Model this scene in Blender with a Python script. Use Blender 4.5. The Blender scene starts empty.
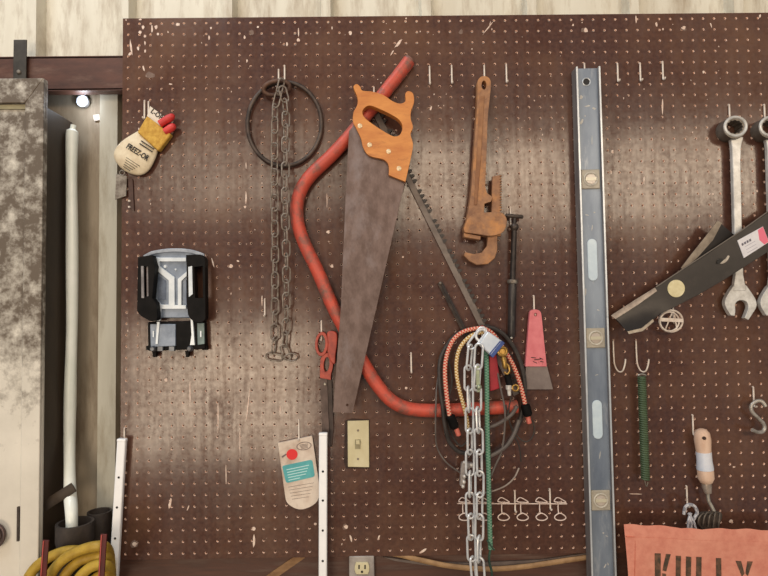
import bpy, bmesh, math, random
from mathutils import Vector, Matrix
from mathutils.geometry import tessellate_polygon
rnd = random.Random(7)
sc = bpy.context.scene
COL = sc.collection
PI = math.pi

# ------------------------------------------------------------------ camera
CAM = Vector((0.5829, -1.2909, 1.5428))
FPX = 573.0
PIT, YAW, ROL = 0.0396, 0.0061, -0.01217
fw = Vector((math.sin(YAW)*math.cos(PIT), math.cos(YAW)*math.cos(PIT), math.sin(PIT)))
rt0 = Vector((math.cos(YAW), -math.sin(YAW), 0)); up0 = rt0.cross(fw)
rt = rt0*math.cos(ROL) + up0*math.sin(ROL)
up = -rt0*math.sin(ROL) + up0*math.cos(ROL)
cd = bpy.data.cameras.new('camera'); cam = bpy.data.objects.new('camera', cd); COL.objects.link(cam)
m3 = Matrix((rt, up, -fw)).transposed()
cam.matrix_world = Matrix.Translation(CAM) @ m3.to_4x4()
cd.sensor_width = 36; cd.lens = FPX/768*36; cd.clip_start = 0.01
sc.camera = cam

def W(px, py, Y=0.0):
    """point on the vertical plane at depth Y for a place measured on the photograph"""
    d = rt*((px-384)/FPX) + up*((288-py)/FPX) + fw
    t = (Y-CAM.y)/d.y
    return CAM + d*t
PX = 1.2909/FPX      # metres per pixel on the board

# ------------------------------------------------------------------ materials
def lin(c):
    o = []
    for v in c[:3]:
        v /= 255.0
        o.append(v/12.92 if v <= .04045 else ((v+.055)/1.055)**2.4)
    return (*o, 1)
MATS = {}
def M(name, c1, c2=None, sc_=30, rough=.6, metal=0, bump=0, lo=.38, hi=.62, c3=None, sc3=8, lo3=.5, hi3=.7,
      stretch=(1, 1, 1), spec=.5, emit=None, coat=0):
    if name in MATS: return MATS[name]
    m = bpy.data.materials.new(name); m.use_nodes = True
    nt = m.node_tree; N = nt.nodes; L = nt.links
    p = N['Principled BSDF']
    p.inputs['Roughness'].default_value = rough; p.inputs['Metallic'].default_value = metal
    p.inputs['Specular IOR Level'].default_value = spec
    p.inputs['Coat Weight'].default_value = coat
    p.inputs['Base Color'].default_value = lin(c1)
    if emit:
        p.inputs['Emission Color'].default_value = lin(c1); p.inputs['Emission Strength'].default_value = emit
    if c2 or bump:
        tc = N.new('ShaderNodeTexCoord'); mp = N.new('ShaderNodeMapping'); mp.inputs['Scale'].default_value = stretch
        L.new(tc.outputs['Object'], mp.inputs['Vector'])
        n = N.new('ShaderNodeTexNoise'); n.inputs['Scale'].default_value = sc_; n.inputs['Detail'].default_value = 7
        n.inputs['Roughness'].default_value = .65
        L.new(mp.outputs[0], n.inputs['Vector'])
    if c2:
        r = N.new('ShaderNodeValToRGB')
        r.color_ramp.elements[0].position = lo; r.color_ramp.elements[0].color = lin(c1)
        r.color_ramp.elements[1].position = hi; r.color_ramp.elements[1].color = lin(c2)
        L.new(n.outputs['Fac'], r.inputs[0]); out = r.outputs[0]
        if c3:
            n3 = N.new('ShaderNodeTexNoise'); n3.inputs['Scale'].default_value = sc3; n3.inputs['Detail'].default_value = 8
            n3.inputs['Roughness'].default_value = .7
            L.new(mp.outputs[0], n3.inputs['Vector'])
            mr = N.new('ShaderNodeMapRange'); mr.inputs[1].default_value = lo3; mr.inputs[2].default_value = hi3
            L.new(n3.outputs['Fac'], mr.inputs[0])
            mx = N.new('ShaderNodeMixRGB'); L.new(mr.outputs[0], mx.inputs[0]); L.new(out, mx.inputs[1]); mx.inputs[2].default_value = lin(c3)
            out = mx.outputs[0]
        L.new(out, p.inputs['Base Color'])
    if bump:
        b = N.new('ShaderNodeBump'); b.inputs['Strength'].default_value = bump; b.inputs['Distance'].default_value = .002
        L.new(n.outputs['Fac'], b.inputs['Height']); L.new(b.outputs[0], p.inputs['Normal'])
    MATS[name] = m
    return m

def braid(name, c1, c2, us=150, vs=3.0, rough=.75):
    """woven cord cover: two yarn colours crossing round the cord, uses the cord's own UVs"""
    m = bpy.data.materials.new(name); m.use_nodes = True
    nt = m.node_tree; N = nt.nodes; L = nt.links; p = N['Principled BSDF']; p.inputs['Roughness'].default_value = rough
    uv = N.new('ShaderNodeUVMap'); mp = N.new('ShaderNodeMapping'); mp.inputs['Scale'].default_value = (us, vs*2, 1)
    mp.inputs['Rotation'].default_value = (0, 0, .0)
    L.new(uv.outputs[0], mp.inputs[0])
    ck = N.new('ShaderNodeTexChecker'); ck.inputs['Scale'].default_value = 1
    ck.inputs['Color1'].default_value = lin(c1); ck.inputs['Color2'].default_value = lin(c2)
    L.new(mp.outputs[0], ck.inputs[0]); L.new(ck.outputs[0], p.inputs['Base Color'])
    return m

# ------------------------------------------------------------------ mesh helpers
def B(): return bmesh.new()
def spl(pts, n=4, closed=True):
    """Hermite curve through points; a third entry 'c' keeps that corner sharp"""
    P = [Vector(p[:2]) if (len(p) == 2 or p[2] == 'c') else Vector(p[:3]) for p in pts]
    cr = [len(p) > 2 and p[-1] == 'c' for p in pts]
    k = len(P); o = []
    def tan(i):
        if cr[i]: return P[i]*0
        a = P[(i-1) % k] if closed or i > 0 else P[i]
        b = P[(i+1) % k] if closed or i < k-1 else P[i]
        m = (b-a)*.5
        l0 = (P[i]-a).length or 1e9; l1 = (b-P[i]).length or 1e9
        lim = min(l0, l1)*1.15
        return m*(lim/m.length) if m.length > lim else m
    for i in range(k if closed else k-1):
        j = (i+1) % k; m0, m1 = tan(i), tan(j)
        if cr[i] and cr[j]:
            o.append(P[i]); continue
        for s in range(n):
            t = s/n; t2 = t*t; t3 = t2*t
            o.append(P[i]*(2*t3-3*t2+1) + m0*(t3-2*t2+t) + P[j]*(-2*t3+3*t2) + m1*(t3-t2))
    if not closed: o.append(P[-1])
    return o
def path(pts, n=5, closed=False):
    """pixel path (px, py, Y) -> smooth world points"""
    w = [W(*p) for p in pts]
    return spl([(v.x, v.y, v.z) for v in w], n, closed)
def ell(cx, cy, rx, ry, n=20, a0=0.0):
    o = []
    for i in range(n):
        t = 2*PI*i/n; x, y = rx*math.cos(t), ry*math.sin(t)
        o.append((cx+x*math.cos(a0)-y*math.sin(a0), cy+x*math.sin(a0)+y*math.cos(a0)))
    return o
def prism(b, outer, yf, yb, holes=()):
    loops = []; flat = []
    for lp in [outer]+list(holes):
        q = []
        for p in lp:
            if not q or (Vector(q[-1])-Vector(p[:2])).length > 1e-4: q.append((p[0], p[1]))
        loops.append([b.verts.new(W(p[0], p[1], yf)) for p in q]); flat.append([Vector((p[0], p[1], 0)) for p in q])
    allv = [v for lp in loops for v in lp]
    mp = {v: b.verts.new((v.co.x, yb, v.co.z)) for v in allv}
    if not holes:
        b.faces.new(loops[0]); b.faces.new([mp[v] for v in reversed(loops[0])])
    else:
        for tr in tessellate_polygon(flat):
            vs = [allv[k] for k in tr]
            try:
                b.faces.new(vs); b.faces.new([mp[v] for v in reversed(vs)])
            except ValueError: pass
    for vs in loops:
        for i in range(len(vs)):
            a, c = vs[i], vs[(i+1) % len(vs)]
            b.faces.new((a, c, mp[c], mp[a]))
    return b
def tube(b, pts, r, n=8, closed=False, flat=1.0):
    uvl = b.loops.layers.uv.verify()
    P = [Vector(p) for p in pts]; k = len(P)
    rs = r if isinstance(r, (list, tuple)) else [r]*k
    T = []
    for i in range(k):
        a = P[i-1] if (closed or i > 0) else P[i]; c = P[(i+1) % k] if (closed or i < k-1) else P[i]
        T.append((c-a).normalized() if (c-a).length > 1e-9 else Vector((0, 0, 1)))
    u = T[0].orthogonal().normalized()
    if abs(T[0].y) < .9:
        u = Vector((0, -1, 0)); u = (u - T[0]*u.dot(T[0])).normalized()
    rings = []; ln = [0.0]
    for i in range(k):
        if i: ln.append(ln[-1]+(P[i]-P[i-1]).length)
        u = (u - T[i]*u.dot(T[i])).normalized(); v = T[i].cross(u)
        rings.append([b.verts.new(P[i] + (u*math.cos(2*PI*j/n)*flat + v*math.sin(2*PI*j/n))*rs[i]) for j in range(n)])
    for i in range(k if closed else k-1):
        A, C = rings[i], rings[(i+1) % k]
        l0 = ln[i]; l1 = ln[i+1] if i+1 < k else ln[i]+(P[0]-P[-1]).length
        for j in range(n):
            j2 = (j+1) % n
            f = b.faces.new((A[j], A[j2], C[j2], C[j])); f.smooth = True
            for lp, uvv in zip(f.loops, ((l0, j/n), (l0, (j+1)/n), (l1, (j+1)/n), (l1, j/n))): lp[uvl].uv = uvv
    if not closed:
        b.faces.new(list(reversed(rings[0]))); b.faces.new(rings[-1])
    return b
def lathe(b, p0, p1, prof, n=16, cap=True):
    """prof: (distance along p0->p1 as a fraction, radius)"""
    p0 = Vector(p0); p1 = Vector(p1); a = (p1-p0); d = a.normalized(); u = d.orthogonal().normalized(); v = d.cross(u)
    rings = [[b.verts.new(p0 + a*t + (u*math.cos(2*PI*j/n)+v*math.sin(2*PI*j/n))*max(r, 1e-5)) for j in range(n)] for t, r in prof]
    for A, C in zip(rings, rings[1:]):
        for j in range(n):
            b.faces.new((A[j], A[(j+1) % n], C[(j+1) % n], C[j]))
    if cap:
        b.faces.new(list(reversed(rings[0]))); b.faces.new(rings[-1])
    return b
def fbox(b, o, u, v, u0, u1, v0, v1, y0, y1):
    """box in a frame on the wall: o origin, u / v in-plane unit axes, y depth range"""
    vs = [b.verts.new(Vector((q.x, y, q.z))) for y in (y0, y1) for q in (o+u*u0+v*v0, o+u*u1+v*v0, o+u*u1+v*v1, o+u*u0+v*v1)]
    for f in ((0, 1, 2, 3), (7, 6, 5, 4), (0, 4, 5, 1), (1, 5, 6, 2), (2, 6, 7, 3), (3, 7, 4, 0)):
        b.faces.new([vs[i] for i in f])
    return b
def box(b, x0, x1, y0, y1, z0, z1):
    return fbox(b, Vector((0, 0, 0)), Vector((1, 0, 0)), Vector((0, 0, 1)), x0, x1, z0, z1, y0, y1)
def ball(b, c, r, n=14, sx=1, sy=1, sz=1):
    r_ = bmesh.ops.create_uvsphere(b, u_segments=n, v_segments=max(6, n//2), radius=r)
    for v in r_['verts']: v.co = Vector((v.co.x*sx, v.co.y*sy, v.co.z*sz)) + Vector(c)
    return b

LOC = {}
def tag(o, label=None, cat=None, group=None, kind=None):
    if label: o['label'] = label
    if cat: o['category'] = cat
    if group: o['group'] = group
    if kind: o['kind'] = kind
    return o
def mesh_obj(name, bm, mat, loc, smooth=40, bev=0, seg=2):
    bmesh.ops.recalc_face_normals(bm, faces=bm.faces[:])
    bmesh.ops.translate(bm, verts=bm.verts[:], vec=-loc)
    me = bpy.data.meshes.new(name); bm.to_mesh(me); bm.free()
    for m in (mat if isinstance(mat, (list, tuple)) else [mat]): me.materials.append(m)
    if smooth:
        me.shade_smooth(); me.set_sharp_from_angle(angle=math.radians(smooth))
    o = bpy.data.objects.new(name, me); COL.objects.link(o)
    if bev:
        md = o.modifiers.new('bevel', 'BEVEL'); md.width = bev; md.segments = seg; md.limit_method = 'ANGLE'; md.angle_limit = math.radians(45)
    return o
def thing(name, label, cat, loc, group=None):
    o = bpy.data.objects.new(name, None); COL.objects.link(o); o.empty_display_size = .02
    o.location = loc; LOC[o] = Vector(loc)
    return tag(o, label, cat, group)
def part(name, bm, mat, parent, label=None, smooth=40, bev=0, seg=2):
    o = mesh_obj(name, bm, mat, LOC[parent], smooth, bev, seg); o.parent = parent; LOC[o] = LOC[parent]
    if label: o['label'] = label
    return o
def part_split(name, bm, mat, parent, label=None, smooth=40, bev=0, seg=2):
    """every separate piece of the mesh becomes a part of its own"""
    left = set(bm.verts); out = []
    while left:
        st = [next(iter(left))]; isl = set(st)
        while st:
            for e in st.pop().link_edges:
                for w_ in e.verts:
                    if w_ not in isl: isl.add(w_); st.append(w_)
        left -= isl; n = B(); mp = {v: n.verts.new(v.co) for v in isl}
        for f in {f for v in isl for f in v.link_faces}: n.faces.new([mp[v] for v in f.verts])
        out.append(part(name, n, mat, parent, label, smooth, bev, seg))
    bm.free(); return out
def solo(name, bm, mat, label, cat, group=None, smooth=40, bev=0, seg=2):
    c = Vector((0, 0, 0))
    for v in bm.verts: c += v.co
    c /= len(bm.verts)
    o = mesh_obj(name, bm, mat, c, smooth, bev, seg); o.location = c; LOC[o] = c
    return tag(o, label, cat, group)
def struct(name, bm, mat, smooth=30, bev=0):
    o = mesh_obj(name, bm, mat, Vector((0, 0, 0)), smooth, bev); LOC[o] = Vector((0, 0, 0))
    o['kind'] = 'structure'
    return o
def text_part(name, s, px, py, hpx, Y, ang, mat, parent, wscale=1.0, yfun=None, thick=.0003, bold=.0):
    """lettering, centred at a place, ang = clockwise tilt in degrees as seen in the photo"""
    cu = bpy.data.curves.new(name, 'FONT'); cu.body = s; cu.align_x = 'CENTER'; cu.align_y = 'CENTER'
    cu.size = hpx*PX*1.38; cu.extrude = thick; cu.offset = bold; cu.resolution_u = 3
    t = bpy.data.objects.new(name, cu); COL.objects.link(t)
    dg = bpy.context.evaluated_depsgraph_get(); me = bpy.data.meshes.new_from_object(t.evaluated_get(dg))
    bpy.data.objects.remove(t); bpy.data.curves.remove(cu)
    c = W(px, py, Y); a = math.radians(-ang)
    for v in me.vertices:
        x, y, z = v.co.x*wscale, v.co.y, v.co.z
        p = Vector((c.x + x*math.cos(a)-y*math.sin(a), c.y - z, c.z + x*math.sin(a)+y*math.cos(a)))
        if yfun: p.y = yfun(p.x, p.z) - .0012 - z
        v.co = p - LOC[parent]
    me.materials.clear(); me.materials.append(mat)
    o = bpy.data.objects.new(name, me); COL.objects.link(o); o.parent = parent; LOC[o] = LOC[parent]
    return o
def clone(o, loc, parent=None, rot=None, label=None):
    c = o.copy(); COL.objects.link(c); c.location = loc
    if parent: c.parent = parent
    if rot: c.rotation_euler = rot
    if label: c['label'] = label
    return c

# ------------------------------------------------------------------ palette
STEEL = M('galvanised_wire', (196, 192, 182), (150, 143, 132), 60, .4, .6)
STEELD = M('dull_steel', (150, 143, 134), (98, 88, 80), 60, .5, .6)
WHITEW = M('white_wire', (236, 226, 216), (206, 190, 178), 60, .45, 0)
BLACK = M('black_plastic', (13, 12, 12), (24, 22, 22), 40, .6, spec=.12)
RUBBER = M('black_rubber', (40, 36, 35), (62, 56, 53), 50, .6)
BRASS = M('brass', (196, 160, 92), (150, 116, 58), 60, .35, .8)
DARKIRON = M('dark_iron', (52, 44, 41), (84, 72, 64), 50, .55, .3)

# ------------------------------------------------------------------ setting
BOARD = M('brown_board_paint', (70, 46, 40), (92, 63, 53), 110, .17, 0, 0, .35, .68, (114, 84, 66), 4, .45, .78, spec=.5, coat=.25)
BOARD.node_tree.nodes['Principled BSDF'].inputs['Coat Roughness'].default_value = .17
def uneven_gloss(m):
    """worn, dusty paint: the gloss varies over the surface"""
    N = m.node_tree.nodes; L = m.node_tree.links; p = N['Principled BSDF']
    tc = [x for x in N if x.type == 'TEX_COORD'][0]
    outs = []
    for sc_, st, d in ((7, (1, 1, 1), 9), (90, (1, 1, 1), 5), (14, (6, 1, .5), 6)):
        mp = N.new('ShaderNodeMapping'); mp.inputs['Scale'].default_value = st; L.new(tc.outputs['Object'], mp.inputs[0])
        n = N.new('ShaderNodeTexNoise'); n.inputs['Scale'].default_value = sc_; n.inputs['Detail'].default_value = d; n.inputs['Roughness'].default_value = .68
        L.new(mp.outputs[0], n.inputs['Vector']); outs.append(n.outputs['Fac'])
    a = N.new('ShaderNodeMath'); a.operation = 'ADD'; L.new(outs[0], a.inputs[0]); L.new(outs[1], a.inputs[1])
    a2 = N.new('ShaderNodeMath'); a2.operation = 'ADD'; L.new(a.outputs[0], a2.inputs[0]); L.new(outs[2], a2.inputs[1])
    for sock, lo, hi in (('Specular IOR Level', .16, .66), ('Coat Weight', .0, .30), ):
        r = N.new('ShaderNodeMapRange'); r.inputs[1].default_value = 1.2; r.inputs[2].default_value = 1.8
        r.inputs[3].default_value = lo; r.inputs[4].default_value = hi
        L.new(a2.outputs[0], r.inputs[0]); L.new(r.outputs[0], p.inputs[sock])
uneven_gloss(BOARD)
FIBRE = M('raw_board_fibre', (255, 232, 216), (240, 205, 186), 90, .9)
def build_board():
    P = .0254; NX, NZ = 64, 48; r = .0028; r2 = .0023; t = .006; ch = .0009
    V = []; F = []; MI = []
    def cid(i, k): return i*(NZ+1)+k
    for i in range(NX+1):
        for k in range(NZ+1): V.append((i*P, 0, 1+k*P))
    dirs = [(math.cos(math.radians(22.5+45*j)), math.sin(math.radians(22.5+45*j))) for j in range(8)]
    for i in range(NX):
        for k in range(NZ):
            cx, cz = (i+.5)*P, 1+(k+.5)*P; s = len(V)
            for yy, rr in ((0, r), (ch, r2), (t, r2)):
                for dx, dz in dirs: V.append((cx+dx*rr, yy, cz+dz*rr))
            bl, br, tr, tl = cid(i, k), cid(i+1, k), cid(i+1, k+1), cid(i, k+1)
            for f in ((br, tr, s+0, s+7), (tr, tl, s+2, s+1), (tl, bl, s+4, s+3), (bl, br, s+6, s+5),
                      (tr, s+1, s+0), (tl, s+3, s+2), (bl, s+5, s+4), (br, s+7, s+6)):
                F.append(f); MI.append(0)
            for j in range(8):
                F.append((s+j, s+(j+1) % 8, s+8+(j+1) % 8, s+8+j)); MI.append(1)
                F.append((s+8+j, s+8+(j+1) % 8, s+16+(j+1) % 8, s+16+j)); MI.append(1)
    X, Z0, Z1 = NX*P, 1.0, 1+NZ*P
    s = len(V)
    V += [(0, 0, Z0), (X, 0, Z0), (X, 0, Z1), (0, 0, Z1), (0, t, Z0), (X, t, Z0), (X, t, Z1), (0, t, Z1)]
    for a in range(4):
        c = (a+1) % 4; F.append((s+a, s+4+a, s+4+c, s+c)); MI.append(1 if a != 2 else 0)
    me = bpy.data.meshes.new('pegboard_panel'); me.from_pydata(V, [], F); me.update()
    me.polygons.foreach_set('material_index', MI)
    bm = B(); bm.from_mesh(me); bmesh.ops.recalc_face_normals(bm, faces=bm.faces[:]); 
    bm.to_mesh(me); bm.free()
    me.materials.append(BOARD); me.materials.append(FIBRE)
    return me
board = thing('pegboard', 'large brown painted pegboard panel covering the wall behind the tools', 'pegboard', Vector((0, 0, 1.0)))
me = build_board()
bp = bpy.data.objects.new('panel', me); COL.objects.link(bp); bp.parent = board; bp.location = (0, 0, -1.0)
# check orientation of the front faces
n = me.polygons[0].normal
if n.y > 0:
    me.flip_normals()

# paint drips and chips on the board
PAINT = M('dried_white_paint', (232, 214, 200), (206, 176, 160), 120, .6)
def blob(b, px, py, rx, ry, ang=0, y=-.0005):
    n = 9; o = []
    for i in range(n):
        t = 2*PI*i/n; k = rnd.uniform(.65, 1.15); x, z = rx*k*math.cos(t), ry*k*math.sin(t); a = math.radians(ang)
        o.append((px+x*math.cos(a)-z*math.sin(a), py+x*math.sin(a)+z*math.cos(a)))
    prism(b, o, y, .0003)
b = B()
for q in ((131, 47, 1.2, 9, -8), (130, 54, 1.8, 2), (140, 32, 1.8, 2), (143, 27, 1.5, 2.5), (152, 29, 1, 4), (156, 27, 1.6, 2.2), (178, 24.5, 2.2, 1.8), (145, 36, 1.3, 1.6),
          (138, 48, 1.2, 2.4), (145, 43, 1, 2.2), (145, 51, 1, 1.5), (158, 34, 1.4, 1.8), (143.5, 68, .9, 3, -15), (170.5, 84, 2, .8), (126, 20, 1, 1), (140, 19.5, 1.6, 1), (168, 32, .8, 1.2),
          (209, 38, .9, 2.4), (211, 28, 1, 1.5), (244.5, 37, 1, 2), (258, 27, 1.2, 1), (298.5, 33, .7, 5), (298.5, 40, 1.6, 2), (287, 44, 1, 2), (350.5, 33, 2, 2), (247, 61, .8, 1.8), (332, 28, .6, 2),
          (246, 198, .7, 7), (245, 207, 1.4, 1.6), (231, 266, 2.2, 2.2), (238, 261, 1.4, .9, 30), (213, 263, .7, 5, -15), (246, 165, .5, 4), (328, 232, 1.7, 1.7), (332, 266, 1.6, 2), (327, 200, .5, 9),
          (399, 43, 1.3, 6.5, 38), (392, 53, .6, 4, 28), (406, 18.5, .9, 1), (488, 28, .5, 9, 38), (490, 24, .5, 4, 10), (431, 108, 1, 3, 20), (472, 49, .7, .7), (403, 257, 1, 1), (467, 258, .9, .9),
          (636, 19, .8, 4.5), (656.5, 24, 1.2, 2.4), (663, 29, .9, 1.6), (684, 28, 2, 2), (711, 25, .6, 3, -20), (703.5, 72, 1.2, 1.4), (662.5, 105, .8, 9), (612.5, 151.5, 1.3, 2.2), (611, 172, .8, 2.5),
          (644, 180, .7, 4), (757, 191, 1, 1.7), (713, 194, 1.4, .8), (573, 25, 1, 1.2), (760, 16, 1, 2), (586, 30, 2.2, 2.4),
          (166, 380, 2.4, 2, 10), (190, 392, .6, 14), (248, 404, .7, 20, 6), (218, 420, .6, 16), (170, 503, 1.3, 5.5, 12), (188, 508, .7, 3.4, 20), (134.5, 544, 2.6, 2.8), (254, 540, 1.2, 8), (254, 529, 2, 2.4),
          (346, 527, 2.2, 2.4), (351, 539, 1, 4, -15), (379, 537, .9, 2.6, 15), (315, 524, 1.6, 1.3), (406, 388, 1.4, 1.4), (423, 551, 4.5, 1.6, -32), (635, 494, 8, .4, 2), (708, 475, 1.3, 1), (731, 521, 2, 2),
          (734, 467, 1.5, .9), (240, 440, .5, 18), (226, 474, .5, 14), (262, 300, .5, 6), (280, 410, .6, 7)):
    blob(b, *q)
for i in range(170):
    x = rnd.uniform(126, 766); y = rnd.choice((rnd.uniform(18, 130), rnd.uniform(60, 550), rnd.uniform(60, 300)))
    s = rnd.uniform(.22, .6); blob(b, x, y, s, s*rnd.uniform(.8, 2.2), rnd.uniform(-20, 20))
part('paint_splatter', b, PAINT, board, 'dried drips and specks of pale paint', smooth=0)['kind'] = 'stuff'
SMUDGE = M('pale_smudge', (128, 108, 98), (112, 90, 80), 80, .8)
b = B()
for q in ((251.5, 32, 2.6, 2.8), (461, 32, 2.4, 2.8), (583, 30, 2, 2.4), (150, 75, 5, 3.5, 20), (684, 28, 3, 3), (345, 527, 3, 3.2), (134, 544, 4, 4)):
    blob(b, *q, y=-.0003) if len(q) == 5 else blob(b, *q, 0, -.0003)
part('filler_patch', b, SMUDGE, board, 'dull grey filler spots', smooth=0)['kind'] = 'stuff'

# siding behind
WALLC = M('dirty_cream_siding', (226, 222, 208), (212, 206, 190), 5, .55, 0, .05, .35, .7, (150, 130, 104), 9, .46, .78, stretch=(3, 1, .6))
WALLG = M('weathered_grey_siding', (160, 149, 132), (142, 129, 111), 6, .6, 0, .05, .35, .7, (112, 96, 78), 9, .46, .74, stretch=(3, 1, .6))
def siding(b, ribs, x0, x1, z0, z1, y):
    prof = [(x0, y)]
    for r, w, h in ribs:
        prof += [(r-w, y), (r-w*.7, y-h), (r+w*.7, y-h), (r+w, y)]
    prof.append((x1, y))
    V = [[b.verts.new((x, yy, z)) for x, yy in prof] for z in (z0, z1)]
    for i in range(len(prof)-1):
        b.faces.new((V[0][i], V[0][i+1], V[1][i+1], V[1][i]))
WY = .088
ribs = [(W(p, 10, WY).x, .016, .034) for p in (-60, 40, 130, 231, 327, 425, 528, 628, 730, 830)]
b = B(); siding(b, ribs, -1.0, 2.2, W(60, 70, WY).z, 2.9, WY)
struct('wall_back', b, WALLC)
b = B(); siding(b, [(W(112.5, 300, WY).x, .030, .028)] + [(W(p, 300, WY).x, .03, .022) for p in (208, 308, 408, 508, 608, 708)], -1.0, 2.2, 0, W(60, 70, WY).z-.001, WY+.002)
for f in b.faces:
    if all(v.co.y < WY-.01 for v in f.verts): f.material_index = 1
WALLR = M('grey_rib_siding', (188, 186, 174), (172, 168, 154), 6, .6, 0, .05, .35, .7, (142, 132, 114), 9, .5, .78, stretch=(3, 1, .6))  # rib fronts take a lighter, greyer tone than the siding between
struct('wall_back_lower', b, [WALLG, WALLR])
b = B(); box(b, -1.0, 2.2, -4.2, .12, -.02, 0)
struct('floor', b, M('concrete', (150, 146, 138), (120, 115, 108), 4, .8))

GIRT = M('brown_girt_paint', (92, 58, 46), (70, 44, 36), 14, .5, .2, .1, .35, .65, (120, 92, 78), 5, .55, .75, stretch=(1, 1, 3))
b = B()
za, zb = W(60, 57, .02).z, W(60, 90, .02).z
box(b, -1.0, 2.2, .02, .026, zb, za); box(b, -1.0, 2.2, .02, .084, za-.003, za+.002); box(b, -1.0, 2.2, .02, .045, zb-.002, zb+.003)
struct('trim_1', b, GIRT)
GIRTL = M('brown_timber', (86, 54, 42), (64, 42, 35), 12, .55, 0, .2, .35, .65, (110, 88, 78), 6, .5, .7, stretch=(.6, 1, 6))
b = B()
zl = W(400, 556, .012).z + .02
box(b, W(112, 565, .012).x, 2.2, .012, .03, zl-.19, zl); box(b, W(112, 565, .012).x, 2.2, .03, .062, zl-.012, zl)
struct('trim_2', b, GIRTL)

# ------------------------------------------------------------------ old cabinet at the left
OLDWHITE = M('grimy_white_paint', (208, 202, 190), (226, 220, 208), 6, .6, 0, .15, .35, .7, (98, 86, 74), 30, .42, .70)
def grime(m):
    """more grime towards the top of the door (a stain with its own shape)"""
    nt = m.node_tree; N = nt.nodes; L = nt.links
    mr = [x for x in N if x.type == 'MAP_RANGE'][0]
    tc = [x for x in N if x.type == 'TEX_COORD'][0]
    sp = N.new('ShaderNodeSeparateXYZ'); L.new(tc.outputs['Object'], sp.inputs[0])
    g = N.new('ShaderNodeMapRange'); g.inputs[1].default_value = 1.24; g.inputs[2].default_value = 1.56; g.inputs[3].default_value = -.2; g.inputs[4].default_value = .15
    L.new(sp.outputs['Z'], g.inputs[0])
    ad = N.new('ShaderNodeMath'); ad.operation = 'ADD'
    src = mr.inputs[0].links[0].from_socket
    L.new(src, ad.inputs[0]); L.new(g.outputs[0], ad.inputs[1]); L.new(ad.outputs[0], mr.inputs[0])
grime(OLDWHITE)
CABSIDE = M('cabinet_shaded_brown', (44, 34, 26), (62, 49, 37), 8, .6, 0, .1, stretch=(1, 1, .4))  # brown side, its colour darkened further for the shade on it
yf = -.052; yd = -.034
xr = W(46, 105, yd).x
ztop = W(45, 78, yf).z; zbox = W(48, 106, yd).z
cab = thing('cabinet', 'tall grimy white cabinet with framed door at the left edge', 'cabinet', Vector((xr-.25, 0, 0)))
LOC[cab] = Vector((0, 0, 0)); cab.location = (0, 0, 0)
b = B(); box(b, xr-.45, xr, yd, .08, 0.02, zbox); part('body', b, CABSIDE, cab, 'dark brown cabinet side, shade in its colour', bev=.003)
X1 = W(43.5, 105, yf).x; xs = W(25, 120, yf).x
door = B(); box(door, xr-.45, X1, yf+.008, yd-.001, .04, ztop); dp = part('door', door, OLDWHITE, cab, bev=.002)
zr = W(20, 103, yf).z
b = B()
vs = lambda *p: [b.verts.new(q) for q in p]
def slab(b, pts, y0, y1):
    A = [b.verts.new((x, y0, z)) for x, z in pts]; C = [b.verts.new((x, y1, z)) for x, z in pts]
    b.faces.new(A); b.faces.new(list(reversed(C)))
    for i in range(len(pts)): b.faces.new((A[i], C[i], C[(i+1) % len(pts)], A[(i+1) % len(pts)]))
slab(b, [(xs, .06), (X1, .04), (X1, ztop), (xs, zr)], yf-.001, yf+.0085)
part('stile', b, OLDWHITE, dp, bev=.002)
b = B(); slab(b, [(xr-.45, zr), (xs, zr), (X1, ztop), (xr-.45, ztop)], yf-.001, yf+.0085)
part('top_rail', b, OLDWHITE, dp, bev=.002)
b = B(); slab(b, [(xr-.45, zr-.002), (xs-.001, zr-.002), (xs-.001, zr-.012), (xr-.45, zr-.008)], yf+.004, yf+.0085)
part('panel_bead', b, M('olive_bead', (150, 140, 108), (120, 110, 84), 20, .6), dp)
b = B(); q = W(18, 524, yf-.0015); box(b, q.x-.0022, q.x+.0022, yf-.0025, yf+.002, q.z-.036, q.z+.036)
part('hinge_pin', b, DARKIRON, dp)
b = B(); q = W(-7, 535, yf-.002); tube(b, [q+Vector((.026*math.cos(t*PI/12), -.004, .026*math.sin(t*PI/12))) for t in range(24)], .003, 8, True)
lathe(b, q+Vector((0, .006, 0)), q+Vector((0, -.006, 0)), [(0, .024), (1, .02)], 20)
part('knob', b, M('knob_metal', (110, 92, 88), (80, 66, 64), 50, .4, .5), dp)
b = B(); a0, a1 = W(14, 40, .012), W(26.5, 78, .012); box(b, a0.x, a1.x, .010, .0135, a1.z-.01, a0.z)
br = solo('metal_strap', b, M('black_strap', (72, 68, 62), (56, 52, 48), 30, .5, .4), 'short dark flat metal strap over the beam above the white cabinet', 'strap', bev=.001)
b = B(); q = W(19, 72, .01); lathe(b, q, q+Vector((0, -.004, 0)), [(0, .005), (.6, .0048), (1, .003)], 12)
o = mesh_obj('screw', b, STEELD, LOC[br]); o.parent = br; LOC[o] = LOC[br]
# clamp band crossing from cabinet to the white tube
b = B(); tube(b, path([(40, 509, -.02), (52, 501, -.016), (60, 496, -.018), (74, 487, -.015)]), .011, 8, False, .18)
solo('clamp_band', b, M('brown_band', (66, 54, 42), (50, 40, 32), 20, .6), 'short brown band reaching from the cabinet side across the white tube', 'band')

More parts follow.
